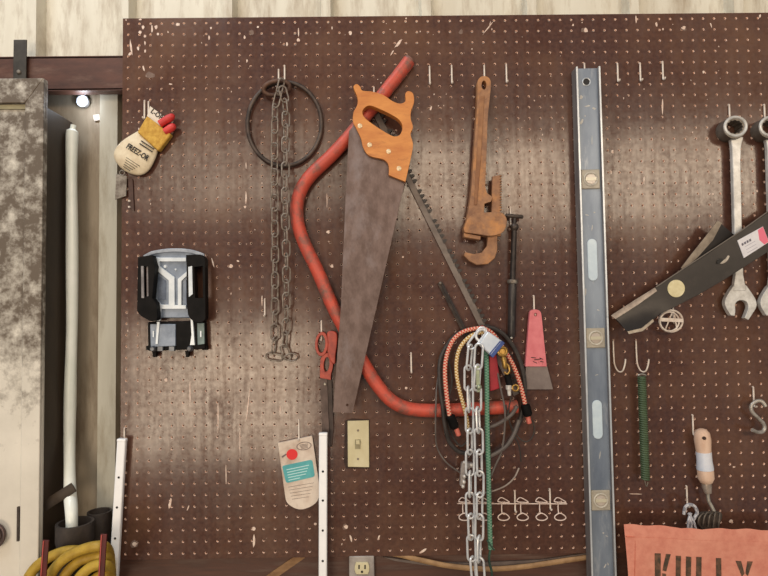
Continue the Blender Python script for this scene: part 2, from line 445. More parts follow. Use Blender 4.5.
# bright spot under the beam: a daylight hole built as a small lamp
lp = thing('bright_spot', 'small bright white light glowing under the beam left of the pegboard', 'lamp', W(84, 100, .08))
c = W(83, 101.5, .078)
b = B(); lathe(b, c+Vector((0, .026, 0)), c+Vector((0, -.004, 0)), [(0, .0001), (.66, .0145), (1, .0145)], 20); part('housing', b, M('spot_body', (190, 196, 206), None, rough=.4), lp)
b = B(); lathe(b, c+Vector((0, -.003, 0)), c+Vector((0, -.009, 0)), [(0, .013), (.5, .011), (1, .006)], 20); part('lens', b, M('spot_lens', (225, 236, 255), emit=5), lp, 'glowing lens')
b = B(); q = W(96, 117, .085); prism(b, [(93, 115), (99, 114), (100, 120), (94, 121)], .0845, .0855)
solo('paper_tag', b, M('pale_paper', (205, 196, 186)), 'tiny pale square of paper stuck on the siding below the glowing light', 'paper')

# white tube standing behind the cabinet, in the dark pipe
TUBEW = M('white_plastic_tube', (246, 250, 244), (232, 238, 230), 8, .3)
P0 = [(73.5, 125, .045), (72, 135, .045), (71.5, 170, .045), (72, 230, .045), (72, 320, .045), (70.5, 380, .043), (69.5, 440, .042), (70, 490, .004), (71.5, 512, -.024), (72, 535, -.03), (72.3, 560, -.03)]
b = B(); tube(b, path(P0, 6), [.006]*4+[.0128+.0007*math.sin(i*.5) for i in range(57)], 14)
solo('plastic_tube', b, TUBEW, 'long white plastic tube standing between the white cabinet and the siding', 'tube')
PIPE = M('black_corrugated', (66, 58, 54), (46, 40, 38), 25, .6, 0, .2)
def stand_pipe(px, py, Y, rpx, lab):
    c = W(px, py, Y); r = rpx*PX; b = B()
    z0 = .002; H = c.z-z0
    prof = [(0, r*.9), (.9, r*.92), (.905, r*1.0), (.96, r*1.0), (.965, r*1.06), (1, r*1.06), (1, r*.9), (.9, r*.84), (.899, .001)]
    lathe(b, (c.x, Y, z0), (c.x, Y, c.z), prof, 28)
    solo('drain_pipe', b, PIPE, lab, 'pipe', 'dark standing pipes')
stand_pipe(75, 522, -.03, 15.8, 'dark round pipe end in front with the white tube standing in it')
stand_pipe(99.5, 511, .031, 10.8, 'smaller dark pipe end behind, close to the siding and the white strip')

# yellow hose on a red hanger
HOSE = M('yellow_hose', (196, 164, 62), (158, 126, 44), 20, .5)
hg = thing('hose_hanger', 'red metal hose hanger with two slanting bars in the lower left corner', 'hanger', W(75, 600, -.02))
RED = M('red_enamel', (96, 20, 20), (72, 16, 16), 20, .5)
def bar(b, p, q, w, t):
    p = Vector(p); q = Vector(q); d = (q-p).normalized(); s = d.cross(Vector((0, 1, 0))).normalized()*w; n_ = s.cross(d).normalized()*t
    V = [b.verts.new(x+i*s+j*n_) for x in (p, q) for i, j in ((-1, -1), (1, -1), (1, 1), (-1, 1))]
    for f in ((0, 1, 2, 3), (7, 6, 5, 4), (0, 4, 5, 1), (1, 5, 6, 2), (2, 6, 7, 3), (3, 7, 4, 0)): b.faces.new([V[i] for i in f])
for (a, c, Y) in (((46, 540), (30, 760), -.146), ((104, 534), (90, 760), -.148)):
    b = B(); bar(b, W(a[0], a[1], Y), W(c[0], c[1], Y), .006, .0018); part('upright_bar', b, RED, hg, bev=.0006)
    b = B(); bar(b, W(a[0]-2.4, a[1]+1, Y-.003), W(c[0]-2.4, c[1], Y-.003), .0007, .0010); part('bar_edge', b, M('red_edge_highlight', (196, 92, 84)), hg, 'pale highlight painted along the edge')  # second strip paints the highlight along each bar edge
b = B(); bar(b, W(28, 752, -.147), W(98, 752, -.147), .008, .003); part('cross_bar', b, RED, hg)
b = B(); box(b, W(95.6, 600, -.05).x, W(97.6, 600, -.05).x, -.146, .084, W(66, 756, -.147).z, W(66, 748, -.147).z); part('wall_arm', b, RED, hg)
hs = thing('garden_hose', 'yellow hose coiled over the red hanger in the lower left corner', 'hose', W(75, 640, -.05))
for i, pt_ in enumerate((
    [(16, 640), (20, 600), (32, 572), (48, 558), (68, 551), (92, 552)],
    [(30, 660), (38, 605), (50, 576), (64, 559), (84, 549), (101, 546)],
    [(46, 670), (54, 610), (64, 577), (78, 562), (92, 557), (103, 556)],
    [(62, 680), (70, 620), (78, 581), (88, 569), (97, 565), (104, 565)],
    [(72, 690), (80, 630), (87, 592), (96, 578), (104, 575)])):
    Y = (-.093, -.116, -.104, -.123, -.108)[i]
    w3 = [(x, y, Y) for x, y in pt_]
    ex, ey = pt_[-1]
    w3 += [(ex+6, ey+3, Y+.03), (110, ey+14, -.035), (110, ey+50, -.03), (104, 690, -.075), (80, 700+i*6, -.11), (50, 695+i*6, Y)]
    b = B(); tube(b, path(w3, 6, True), .0105, 10, True)
    part('coil', b, HOSE, hs)

# ------------------------------------------------------------------ white punched strips
STRIP = M('white_strip_paint', (252, 253, 255), (242, 243, 246), 10, .35)
def strip(a, c, wpx, holes, Y, lab):
    t = thing('punched_strip', lab, 'strip', W(*a, Y), 'white punched strips')
    A, C = W(*a, Y), W(*c, Y); v = (C-A); L_ = v.length; v.normalize(); u = Vector((0, -1, 0)).cross(v).normalized()
    if u.x < 0: u = -u
    b = B(); fbox(b, A, u, v, -wpx/2*PX, wpx/2*PX, 0, L_, Y, Y+.012); part('bar', b, STRIP, t, bev=.003, seg=3)
    b = B()
    for hx, hy in holes:
        q = W(hx, hy, Y); s = (q-A).dot(v); q = A+v*s
        lathe(b, (q.x, Y+.001, q.z), (q.x, Y-.0006, q.z), [(0, .0025), (1, .0025)], 10)
    part_split('hole', b, M('hole_dark', (28, 26, 28), rough=.9), t, 'row of dark punched holes')
    b = B(); fbox(b, A, u, v, -wpx/2*PX*1.04, wpx/2*PX*1.04, -.002, .005, Y-.0004, Y+.0124); part('end_cap', b, STRIP, t, bev=.002)
strip((121, 440), (109, 640), 8.4, [(120.3, 477.5), (119, 507.5), (117, 538.5), (115, 570), (112.5, 600)], -.022, 'white punched metal strip leaning at the left edge of the pegboard')
strip((323, 434), (322.5, 640), 8, [(322.5, 471.5), (322.5, 500.5), (322.8, 530.5), (322.8, 561), (322.5, 591)], -.034, 'white punched metal strip hanging below the handsaw, right of the round-ended card')

# ------------------------------------------------------------------ peg hooks
def hook_mesh(b, L_=.042):
    tube(b, spl([(0, .004, 0), (0, -.0022, 0), (0, -.0026, -.004), (0, -.0026, -L_+.006), (0, -.004, -L_), (0, -.008, -L_-.0012), (0, -.0115, -L_-.0004), (0, -.0125, -L_+.0022)], 4, False), .0019, 8)
hooks = [
 (429.5, 67, 'bare steel peg hook nearest the tip of the red saw frame'),
 (451.5, 66, 'bare steel peg hook between the tip of the red saw frame and pipe wrench hook'),
 (484, 66, 'steel peg hook holding the rusty pipe wrench'),
 (506, 65, 'bare steel peg hook just right of the pipe wrench top'),
 (617, 64, 'bare steel peg hook first to the right of the spirit level top'),
 (639.5, 63.5, 'bare steel peg hook second to the right of the spirit level top'),
 (662, 62, 'bare steel peg hook third to the right of the spirit level top'),
 (584, 64, 'steel peg hook holding the spirit level'),
 (284.8, 66, 'right of the two steel peg hooks holding the rusty chain'),
 (278.8, 70, 'left of the two steel peg hooks holding the rusty chain'),
 (374, 88, 'steel peg hook holding the wooden handled handsaw'),
 (265, 299, 'small steel peg hook left of the rusty chain'),
 (321.5, 321, 'steel peg hook holding the orange handled shears'),
 (411, 353, 'bare steel peg hook right of the handsaw blade'),
 (533.5, 296, 'steel peg hook holding the pink scraper'),
 (510, 207, 'steel peg hook holding the black T handle tool'),
 (481.5, 318, 'steel peg hook holding the bundle of elastic cords and chain'),
 (299, 420, 'steel peg hook holding the round ended card with red dot'),
 (728.5, 105, 'steel peg hook holding the left combination wrench'),
 (763.5, 105, 'steel peg hook holding the right combination wrench at the photo edge'),
 (125, 428, 'steel peg hook above the left white punched strip'),
 (145, 101, 'left of the two wire peg hooks holding the cream pouch'),
 (149, 102, 'right of the two wire peg hooks holding the cream pouch'),
 (692, 415, 'steel peg hook holding the wooden handled hand tool'),
 (686, 486, 'steel peg hook with grey cord above the orange canvas'),
 (672.5, 306, 'steel peg hook holding the small wire valve wheel'),
 (514.5, 491, 'left steel peg hook holding the wire ring rack'),
 (549.5, 489, 'right steel peg hook holding the wire ring rack'),
 (752.5, 387, 'steel peg hook holding the S shaped hook'),
]
hb = B(); hook_mesh(hb)
h0 = mesh_obj('peg_hook', hb, WHITEW, Vector((0, 0, 0)))
for i, (x, y, lab) in enumerate(hooks):
    o = h0 if i == 0 else clone(h0, (0, 0, 0))
    o.location = W(x, y, 0); tag(o, lab, 'hook', 'steel peg hooks on the pegboard')
    if 'tiny' in lab or 'small' in lab: o.scale = (.9, .9, .9)
jh = B(); tube(jh, path([(613, 341, .004), (613.2, 342, -.003), (613.5, 352, -.004), (614.5, 364, -.006), (618, 371, -.012), (622.5, 371, -.020), (625, 364, -.026), (625.5, 359, -.028)], 5), .0017, 8)
j0 = solo('utility_hook', jh, WHITEW, 'empty J shaped wire hook beside the spirit level', 'hook', 'J shaped wire hooks')
dx = W(636, 342, 0)-W(613.2, 342, 0)
clone(j0, j0.location+dx, label='J shaped wire hook above the green spring')

# ------------------------------------------------------------------ glove / cream pouch, top left
CREAM = M('cream_print_card', (226, 212, 184), (208, 190, 160), 40, .7, 0, .1)
INK = M('black_ink', (36, 32, 30), rough=.8)
YEL = M('yellow_knit', (214, 172, 78), (184, 138, 54), 90, .8, 0, .5, stretch=(1, 1, 1))
t = thing('printed_pouch', 'cream rounded pouch with black print, yellow knit top and two red tips', 'pouch', W(142, 145, -.02))
def puffy(b, out, yf, yb, n=6, infl=.006):
    """pillow: outline rounded over to the front"""
    c = Vector((0, 0))
    for p in out: c += Vector(p[:2])
    c /= len(out); rings = []
    for y, s in ((yb, .97), ((yf+yb)/2, 1.0), (yf+(yb-yf)*.25, .97), (yf, .88), (yf-infl*.6, .6), (yf-infl, .3)):
        rings.append([b.verts.new(W(c.x+(p[0]-c.x)*s, c.y+(p[1]-c.y)*s, y)) for p in out])
    for A, C in zip(rings, rings[1:]):
        for i in range(len(out)): b.faces.new((A[i], A[(i+1) % len(out)], C[(i+1) % len(out)], C[i]))
    b.faces.new(rings[-1]); b.faces.new(list(reversed(rings[0])))
b = B(); puffy(b, spl([(138, 131, 'c'), (158.5, 149, 'c'), (155, 160), (148, 171.5), (138, 175.5), (125, 171), (116, 162), (114, 152), (122, 141)], 4), -.016, -.003)
part('pouch_body', b, CREAM, t, smooth=60)
b = B(); prism(b, [(146.6, 115.5), (171, 134), (158, 151), (137, 132)], -.021, -.004); part('knit_top', b, YEL, t, 'yellow woven fabric', bev=.003)
b = B(); prism(b, [(150, 106), (167, 118.5), (160, 127), (147, 116)], -.010, -.004); cardp = part('header_card', b, M('white_card', (220, 210, 196)), t)
text_part('lettering', 'L-OR', 157, 114.5, 5, -.0105, 37, INK, t, .9, bold=.0003)
RTIP = M('red_rubber_tip', (214, 62, 56), (190, 44, 44), 40, .5)
for a, c in (((160, 124), (174.5, 115)), ((165, 132), (175.5, 125))):
    b = B(); A = W(*a, -.018); C = W(*c, -.02); lathe(b, A, C, [(0, .0085), (.6, .009), (.85, .0075), (.96, .0045), (1, .001)], 14); part('red_tip', b, RTIP, t, 'red rubber fingertip')
text_part('lettering', 'FREEZ-OR', 137.5, 152.2, 5.6, -.0224, 33, INK, t, .72, bold=.0004)
b = B()
for k, (x, y, w) in enumerate(((146, 147, 7.5), (147.5, 144.3, 7.5))):
    a = math.radians(33); prism(b, [(x-w*math.cos(a), y-w*math.sin(a)), (x+w*math.cos(a), y+w*math.sin(a)), (x+w*math.cos(a)-.5, y+w*math.sin(a)+.9), (x-w*math.cos(a)-.5, y-w*math.sin(a)+.9)], -.0215, -.019)
for k in range(5):
    x, y = 133-k*1.6, 161.5+k*1.7; w = 8-k; a = math.radians(33)
    prism(b, [(x-w*math.cos(a), y-w*math.sin(a)), (x+w*math.cos(a), y+w*math.sin(a)), (x+w*math.cos(a)-.25, y+w*math.sin(a)+.45), (x-w*math.cos(a)-.25, y-w*math.sin(a)+.45)], -.0222+k*.0003, -.019)
part('print_lines', b, INK, t, smooth=0)
t = thing('hinge_plate', 'small grey metal plate hanging under the cream pouch at the board edge', 'plate', W(122, 185, 0))
b = B(); prism(b, [(116, 174), (127, 176), (126, 196), (115, 199.5)], -.008, -.005); part('leaf', b, STEELD, t, bev=.0006)
b = B(); prism(b, [(128, 176), (132.5, 179), (134, 211), (129, 207)], -.004, -.0002); part('back_leaf', b, M('rust_dark', (62, 42, 36), (84, 60, 50), 40, .7), t, 'dark rusty leaf')
b = B(); tube(b, [W(122, 173, -.008)+Vector((.0055*math.cos(k*PI/8), 0, .0055*math.sin(k*PI/8))) for k in range(16)], .0014, 6, True); part('ring', b, STEELD, t)
b = B()
for q in ((129.5, 201), (129.3, 207)):
    w_ = W(q[0], q[1], -.004); lathe(b, w_, w_+Vector((0, -.003, 0)), [(0, .0028), (1, .002)], 10)
part_split('rivet', b, WHITEW, t, 'pale rivets')

# ------------------------------------------------------------------ black and silver holder
t = thing('device_cradle', 'black and silver clamp cradle with side arms mounted on the pegboard', 'cradle', W(171, 300, 0))
SILV = M('blue_silver_plastic', (134, 146, 164), (104, 116, 134), 30, .4, .25)
LT = M('pale_silver', (216, 224, 232), (196, 206, 216), 30, .35, .2)
b = B(); prism(b, spl([(144, 256, 'c'), (152, 251.5), (170, 249), (190, 249.8), (203, 254, 'c'), (204.5, 263, 'c'), (194, 264, 'c'), (193.5, 318, 'c'), (151, 318, 'c'), (151.5, 264, 'c'), (144, 262, 'c')], 4), -.016, -.001); part('back_plate', b, SILV, t, bev=.002)
b = B(); prism(b, spl([(143, 255.5, 'c'), (152, 251), (170, 248.4), (190, 249.2), (204, 253.6, 'c'), (204.5, 258, 'c'), (190, 253), (170, 252), (152, 254.5), (144, 259, 'c')], 4), -.021, -.015); part('top_lip', b, M('lip_silver', (170, 178, 190), (130, 138, 152), 40, .35, .2), t, bev=.001)
b = B()
prism(b, [(150, 255.5), (158, 257.5), (186, 257.5), (186, 261.5), (159.5, 261.5), (159.5, 266), (174.5, 277), (174.5, 305), (186, 305), (186, 309), (161, 309), (160, 321), (156.5, 321), (157.5, 307), (152, 299), (154, 297), (161, 304.5), (168.5, 304.5), (168.5, 280.5), (156, 270), (155, 262)], -.021, -.015)
prism(b, [(177.5, 305.5), (177.5, 279), (193, 266), (194.5, 269), (181.5, 281), (181.5, 305.5)], -.021, -.015)
part('channel_frame', b, LT, t, 'pale Y shaped channels', bev=.0008)
b = B()
for px_, py_, r in ((165.5, 266.5, .0045), (176, 269.5, .0028)):
    q = W(px_, py_, -.0155); lathe(b, q, q+Vector((0, -.003, 0)), [(0, r), (1, r*.7)], 12)
part_split('screw', b, LT, t)
b = B()
for (x0, y0, x1, y1) in ((158, 275, 166, 300), (186, 280, 189, 304)):
    prism(b, [(x0, y0), (x1, y0+6), (x1, y1), (x0, y1)], -.0175, -.0155)
part_split('panel_inset', b, M('slate_inset', (98, 112, 134), (66, 78, 98), 40, .5), t)
# arms: open frames
b = B(); prism(b, spl([(138, 257, 'c'), (152, 255, 'c'), (155, 266, 'c'), (152, 298, 'c'), (156, 303, 'c'), (157, 319), (150, 321, 'c'), (141, 316), (137, 311, 'c')], 3), -.042, -.02, [[(142, 267), (148.5, 266), (149, 296), (142.5, 297)]]); part('left_arm', b, BLACK, t, bev=.0015)
b = B(); prism(b, [(141, 266), (143.4, 266), (144, 298), (141.5, 298)], -.0435, -.04); prism(b, [(146.6, 266), (148, 266), (148.5, 297), (147, 297)], -.036, -.030); part_split('arm_pad', b, M('grey_pad', (150, 146, 148), (110, 106, 108), 40, .5), t)
b = B(); prism(b, spl([(186, 255, 'c'), (200, 254.5), (205, 259, 'c'), (205.5, 318), (202, 322, 'c'), (194, 322), (188, 315, 'c'), (186.5, 302, 'c'), (186.5, 268, 'c')], 3), -.042, -.02, [[(194, 267), (202.5, 266), (203, 298), (195, 298)]]); part('right_arm', b, BLACK, t, bev=.0015)
b = B(); prism(b, [(188.2, 267), (192, 266), (192.6, 294), (188.8, 297)], -.0432, -.041); part('arm_pad', b, LT, t)
# lower body
b = B(); prism(b, [(147.5, 322), (204, 321), (205.5, 349), (148, 351)], -.022, -.001); part('lower_body', b, BLACK, t, bev=.002)
b = B(); prism(b, [(150, 324), (175.5, 324), (175.5, 346), (150.5, 347)], -.026, -.021); part('body_panel', b, SILV, t, bev=.001)
b = B(); prism(b, [(197, 323), (204, 323), (204.5, 344), (197.5, 345)], -.026, -.021); part('body_panel', b, M('teal_silver', (116, 138, 138), (88, 108, 110), 40, .4), t, bev=.001)
b = B()
prism(b, [(157, 322), (159.5, 322), (157.6, 344), (155.6, 344)], -.029, -.025); prism(b, [(190.5, 317), (192.5, 317), (194.5, 345), (190, 345), (191.5, 335)], -.029, -.021)
prism(b, [(152.7, 331), (154, 331), (154, 337), (152.7, 337)], -.029, -.025); prism(b, [(200, 331), (201.4, 331), (201.4, 337), (200, 337)], -.029, -.025)
part_split('light_strip', b, LT, t)
b = B()
for x in (154.5, 191):
    q = W(x, 348.5, -.02); lathe(b, q, q+Vector((0, -.014, 0)), [(0, .0065), (.7, .006), (1, .004)], 14)
for x in (160, 171.5): prism(b, [(x-2.5, 346.5), (x+2.5, 346.5), (x+2.5, 351), (x-2.5, 351)], -.03, -.02)
part_split('knob', b, M('grey_knob', (120, 124, 130), (80, 82, 88), 50, .4, .3), t)
b = B()
for x, w_ in ((154.3, 2.1), (187, 1.8)): prism(b, [(x-w_, 351), (x+w_, 351), (x+w_*.7, 357), (x-w_*.7, 357)], -.018, -.008)
for x in (148.5, 204.5): prism(b, [(x-2.5, 346), (x+2.5, 346), (x+2.5, 350), (x-2.5, 350)], -.018, -.006)
part_split('foot', b, BLACK, t)
# ------------------------------------------------------------------ hoop, chain
b = B(); tube(b, [W(284.5+37*math.cos(k*PI/32), 124+42*math.sin(k*PI/32), -.010) for k in range(64)], .0048, 10, True)
solo('iron_hoop', b, M('hoop_iron', (54, 46, 43), (88, 74, 66), 50, .5, .3), 'thin dark iron hoop hanging behind the rusty chain', 'hoop')
b = B(); tube(b, [W(276.5+13*math.cos(k*PI/16)+2*math.sin(k*PI/16)*0, 88+7*math.sin(k*PI/16)-1.5*math.cos(k*PI/16), -.022+.006*math.sin(k*PI/16)) for k in range(32)], .0052, 10, True)
solo('oval_ring', b, M('rusty_ring', (104, 76, 62), (78, 56, 46), 60, .6, .3), 'small thick rusty oval ring at the top of the dark hoop', 'ring')

def link_mesh(L_, w, r, twist=0):
    b = B(); pts = []; h = L_/2-w/2
    for k in range(9): a = PI*k/8; pts.append(Vector((w/2*math.cos(a), 0, h+w/2*math.sin(a))))
    for k in range(9): a = PI+PI*k/8; pts.append(Vector((w/2*math.cos(a), 0, -h+w/2*math.sin(a))))
    tube(b, pts, r, 7, True)
    return b
def chain(name_label, cat, pts, pitch, L_, w, r, mat, a_face, a_edge, group=None, label_extra=None):
    """links hung along a world polyline"""
    P = [Vector(p) for p in pts]
    t = thing('chain', name_label, cat, P[0], group)
    first = None; seg = 0; d = 0; i = 0
    S = [0]
    for a, c in zip(P, P[1:]): S.append(S[-1]+(c-a).length)
    s = pitch/2
    while s < S[-1]:
        k = max(j for j in range(len(S)) if S[j] <= s); k = min(k, len(P)-2)
        f = (s-S[k])/(S[k+1]-S[k]); c = P[k].lerp(P[k+1], f); dr = (P[k+1]-P[k]).normalized()
        q = dr.to_track_quat('Z', 'Y')
        # keep the link's flat side facing the room
        z = dr; y = Vector((0, 1, 0)); y = (y-z*y.dot(z)).normalized(); x = y.cross(z)
        m = Matrix((x, y, z)).transposed()
        ang = (a_face if i % 2 == 0 else a_edge)+rnd.uniform(-.25, .25)
        m = m @ Matrix.Rotation(ang, 3, 'Z')
        if first is None:
            first = mesh_obj('link', link_mesh(L_, w, r), mat, Vector((0, 0, 0))); o = first
        else:
            o = first.copy(); COL.objects.link(o)
        o.parent = t; o.rotation_euler = m.to_euler(); o.location = c-P[0]
        s += pitch; i += 1
    return t
RUSTCH = M('weathered_chain', (160, 151, 141), (104, 90, 80), 70, .5, .3)
pts = [W(x, y, Y) for x, y, Y in ((288, 358, -.01), (284.5, 350, -.014), (286.5, 320, -.020), (286.5, 260, -.036), (285.5, 220, -.044), (285.5, 190, -.044), (285.5, 150, -.038), (286, 115, -.034), (284, 95, -.034), (281, 84, -.036),
     (277, 100, -.032), (275, 112, -.030), (274.5, 150, -.026), (274.5, 200, -.022), (275, 240, -.018), (275, 300, -.016), (274.5, 340, -.014), (273, 357, -.012), (282, 358.5, -.012))]
rc = chain('long weathered grey twisted-link chain hung double in front of the dark hoop', 'chain', pts, .0288, .0365, .0160, .0018, RUSTCH, .25, -1.05)
b = B(); tube(b, path([(284, 357, -.012), (290, 353.5, -.013), (296, 354.5, -.013), (297.5, 358, -.013), (293, 361, -.013), (287, 359.5, -.012)], 4, True), .0016, 7, True)
part('end_ring', b, RUSTCH, rc)

# ------------------------------------------------------------------ bow saw frame and blade
t = thing('bow_saw', 'bow saw with worn red tubular frame and loose dark toothed blade', 'saw', W(300, 300, 0))
REDP = M('worn_red_paint', (204, 82, 62), (180, 76, 62), 40, .5, .05, .15, .35, .65, (118, 84, 74), 26, .48, .66)
FP = [(409, 61), (397, 77), (381, 97), (365, 117), (346, 140), (330, 157), (312, 174), (302, 188), (297, 205), (298, 224), (305, 245), (318, 272), (333, 307), (348, 335), (364, 364), (378, 386), (392, 401), (410, 409), (438, 410.5), (470, 409), (500, 407.5), (517, 406.5)]
b = B(); pp = path([(x, y, -.018) for x, y in FP], 5); tube(b, pp, .0148, 14); part('frame', b, REDP, t)
b = B(); q0 = pp[0]; q1 = pp[1]; d = (q0-q1).normalized(); lathe(b, q0-d*.004, q0+d*.004, [(0, .0146), (1, .0146), (1, .010), (.2, .010)], 14); part('tube_end', b, M('bare_end', (140, 96, 84), (100, 70, 62), 40, .6), t, 'bare brown tube end')
b = B(); A = Vector((373, 104)); C = Vector((518, 394)); dv = (C-A); Ln = dv.length; dv.normalize(); nv = Vector((-dv.y, dv.x))*-1
teeth = []; out = [A-nv*4.5, C-nv*4.5]; nt_ = 58
for k in range(nt_):
    s = Ln*(1-k/nt_)
    gap = (k % 6 == 5)
    out.append(A+dv*s+nv*1.6)
    if not gap: teeth.append([A+dv*(s+.1)+nv*1.2, A+dv*(s-Ln/nt_*.3)+nv*5.6, A+dv*(s-Ln/nt_*.55)+nv*5.0, A+dv*(s-Ln/nt_*.8)+nv*1.2])
out.append(A+nv*1.6)
prism(b, [(p.x, p.y) for p in out], -.006, -.0045); part('blade', b, M('dark_saw_blade', (98, 88, 83), (118, 108, 102), 40, .5, .3), t, 'grey blade')
b = B()
for q in teeth: prism(b, [(p.x, p.y) for p in q], -.008, -.0035)
part('teeth', b, M('shaded_teeth', (34, 29, 28), (52, 45, 42), 40, .5), t, 'row of saw teeth, shadow put into their dark colour')  # teeth coloured dark to paint in the shadow spots along the blade

# ------------------------------------------------------------------ handsaw
t = thing('handsaw', 'old handsaw with orange wooden handle and dark steel blade', 'saw', W(374, 95, -.04))
WOODO = M('orange_varnished_wood', (214, 142, 70), (188, 112, 50), 12, .45, 0, .05, .35, .65, (160, 92, 44), 20, .55, .75, stretch=(1, 1, 3))
b = B(); prism(b, [(355, 124), (349, 131), (347.5, 160), (345.5, 200), (341, 305), (333, 412), (352.5, 413), (377, 305), (405, 181), (408, 165), (380, 150)], -.0475, -.0458, [ell(347.3, 405, 1.4, 1.4, 10)])
part('blade', b, M('old_saw_steel', (112, 94, 90), (86, 68, 63), 40, .42, .35, .12, .35, .65, (134, 126, 130), 7, .52, .8, stretch=(1.4, 1, .8)), t)
HO = [(353.4, 87), (356.6, 84), (360, 86.5), (362.5, 90.6), (373, 91.7), (383.4, 95), (392.5, 101), (400, 103.6), (405.5, 101), (405.3, 94), (408, 91), (413, 93.5), (414, 102), (411, 111), (410.8, 119), (413, 127), (410.5, 134), (413, 144), (411.5, 155), (405.5, 181.8, 'c'), (388.6, 175, 'c'), (388.5, 165), (383.4, 159.4), (369, 155.5), (363, 147), (361, 138.5), (356, 128), (353, 121.6), (353.4, 112.5), (357.3, 104.7), (357.3, 97)]
HH = spl([(362.5, 111), (369, 105.5), (382, 110), (397, 118), (402.4, 125.5), (400, 134.6), (392.5, 136), (377, 127), (365, 118)], 4)
b = B(); prism(b, spl(HO, 4), -.058, -.036, [HH]); part('handle', b, WOODO, t, bev=.0035, seg=3)
for x, y in ((360, 126), (369.6, 145), (388.6, 151.5), (399, 168.5)):
    b = B(); q = W(x, y, -.0575); lathe(b, q, q+Vector((0, -.0022, 0)), [(0, .0056), (.6, .0052), (1, .003)], 14); part('rivet', b, M('pale_rivet', (232, 214, 180), (206, 180, 140), 60, .4, .3), t, 'pale brass rivet')

# ------------------------------------------------------------------ shears
t = thing('shears', 'orange handled shears with dark blades pointing down beside the handsaw blade', 'shears', W(322, 330, -.01))
ORA = M('orange_red_plastic', (186, 78, 60), (150, 62, 52), 60, .5, 0, .1)
b = B(); prism(b, ell(321.6, 344, 6.6, 12.2, 24, .05), -.014, -.004, [ell(321.4, 344, 3.9, 9, 20, .05)]); part('finger_loop', b, ORA, t, bev=.0012)
b = B(); prism(b, spl([(327, 333), (332, 331), (337, 334), (337, 345), (335.5, 356), (335, 364), (331, 362), (327.5, 352), (328, 343)], 4), -.02, -.006); part('handle_grip', b, ORA, t, bev=.003)
b = B(); prism(b, spl([(321, 358), (327, 353), (332, 356), (333, 366), (331, 375), (331, 380, 'c'), (320, 378, 'c'), (320, 368)], 4), -.013, -.004, [ell(326.6, 364.5, 2.9, 7.5, 18, .1)]); part('finger_loop', b, ORA, t, bev=.0012)
b = B(); prism(b, [(320, 377), (327, 376), (329, 430), (330, 447), (326, 444), (322, 432)], -.0105, -.008); part('blade', b, M('shear_steel', (92, 78, 74), (70, 58, 55), 40, .45, .5), t)
b = B(); prism(b, [(325, 379), (331.5, 378), (333.5, 428), (331.5, 447), (329.5, 446)], -.0078, -.0052); part('blade', b, M('shear_steel_dark', (56, 46, 44), (72, 60, 56), 40, .5, .4), t)
b = B(); q = W(325, 384, -.0105); lathe(b, q, q+Vector((0, -.003, 0)), [(0, .0035), (1, .002)], 12); part('pivot_screw', b, STEEL, t)

# ------------------------------------------------------------------ round ended card (bottom left)
t = thing('printed_card', 'pale round-ended printed card with red dot and teal panel', 'card', W(299, 440, -.006))
b = B(); prism(b, spl([(278, 443, 'c'), (312, 436, 'c'), (319.5, 489), (316.5, 502), (304, 509), (293.5, 507.5), (285.8, 499.6)], 6), -.008, -.0002); part('card_body', b, M('worn_card', (224, 210, 196), (196, 176, 160), 18, .7, 0, .1, .4, .65, (176, 152, 136), 10, .55, .7), t)
b = B(); prism(b, spl([(282.3, 467), (284, 465.5), (310, 460), (312.5, 461.5), (314.6, 475), (313, 477), (288, 482.8), (285.6, 481)], 2), -.0086, -.0079); part('teal_panel', b, M('teal_print', (92, 176, 180), (74, 158, 164), 30, .6), t)
b = B(); prism(b, ell(292, 454.5, 5.6, 5.4, 20), -.0088, -.0079); part('red_dot', b, M('red_print', (222, 44, 46)), t)
b = B()
for i in range(5):
    y0 = 469.5+i*2.6; x0 = 286.5+i*.5; x1 = (309, 308, 307, 306, 300)[i]
    prism(b, [(x0, y0), (x1, y0-(x1-x0)*.21), (x1, y0-(x1-x0)*.21+.8), (x0, y0+.8)], -.0089, -.0084)
part('print_lines', b, M('pale_print', (190, 226, 226)), t, smooth=0)
b = B()
prism(b, ell(304, 446, 7.6, 4.2, 22, -.15), -.0083, -.0079, [ell(304, 446, 6.8, 3.5, 22, -.15)])
for i in range(4): prism(b, [(299.5+i*.6, 445+i*1.2), (308, 443.5+i*1.2), (308, 444+i*1.2), (299.5+i*.6, 445.6+i*1.2)], -.0083, -.0079)
for i in range(5):
    y0 = 487+i*3; prism(b, [(288+i, y0), (314-i*1.2, y0-4.4+i*.5), (314-i*1.2, y0-4.1+i*.5), (288+i, y0+.4)], -.0083, -.0079)
prism(b, [(281.5, 456.5), (286, 453.5), (287, 454.5), (282.5, 458)], -.0083, -.0079)
part('print_lines', b, M('grey_print', (110, 94, 92)), t, smooth=0)

# ------------------------------------------------------------------ switch plate and socket
CREAMP = M('cream_plastic', (214, 206, 172), (200, 190, 152), 14, .45)
t = thing('switch_plate', 'cream switch plate set in a rough cutout of the pegboard', 'switch', W(357, 444, 0))
b = B(); prism(b, [(345, 420.5), (352, 418.5), (369.5, 419.5), (370, 468.5), (346, 468.5), (344, 462)], -.0012, .0004); part('cutout_edge', b, M('torn_edge', (44, 30, 26), (62, 44, 36), 40, .8), t, 'dark torn cutout edge')
b = B(); prism(b, [(347.5, 421), (368.8, 420.4), (369.3, 467.5), (347.8, 467)], -.005, -.001); part('plate', b, CREAMP, t, bev=.0012)
b = B(); prism(b, [(355, 439.5), (360.5, 439.5), (360.5, 449), (355, 449)], -.0056, -.0049); part('slot', b, M('slot_shadow_plastic', (150, 142, 112)), t)
b = B(); prism(b, [(356, 440.5), (359.5, 440.5), (359.8, 444.5), (356, 444.5)], -.013, -.005); part('toggle', b, CREAMP, t, bev=.0006)
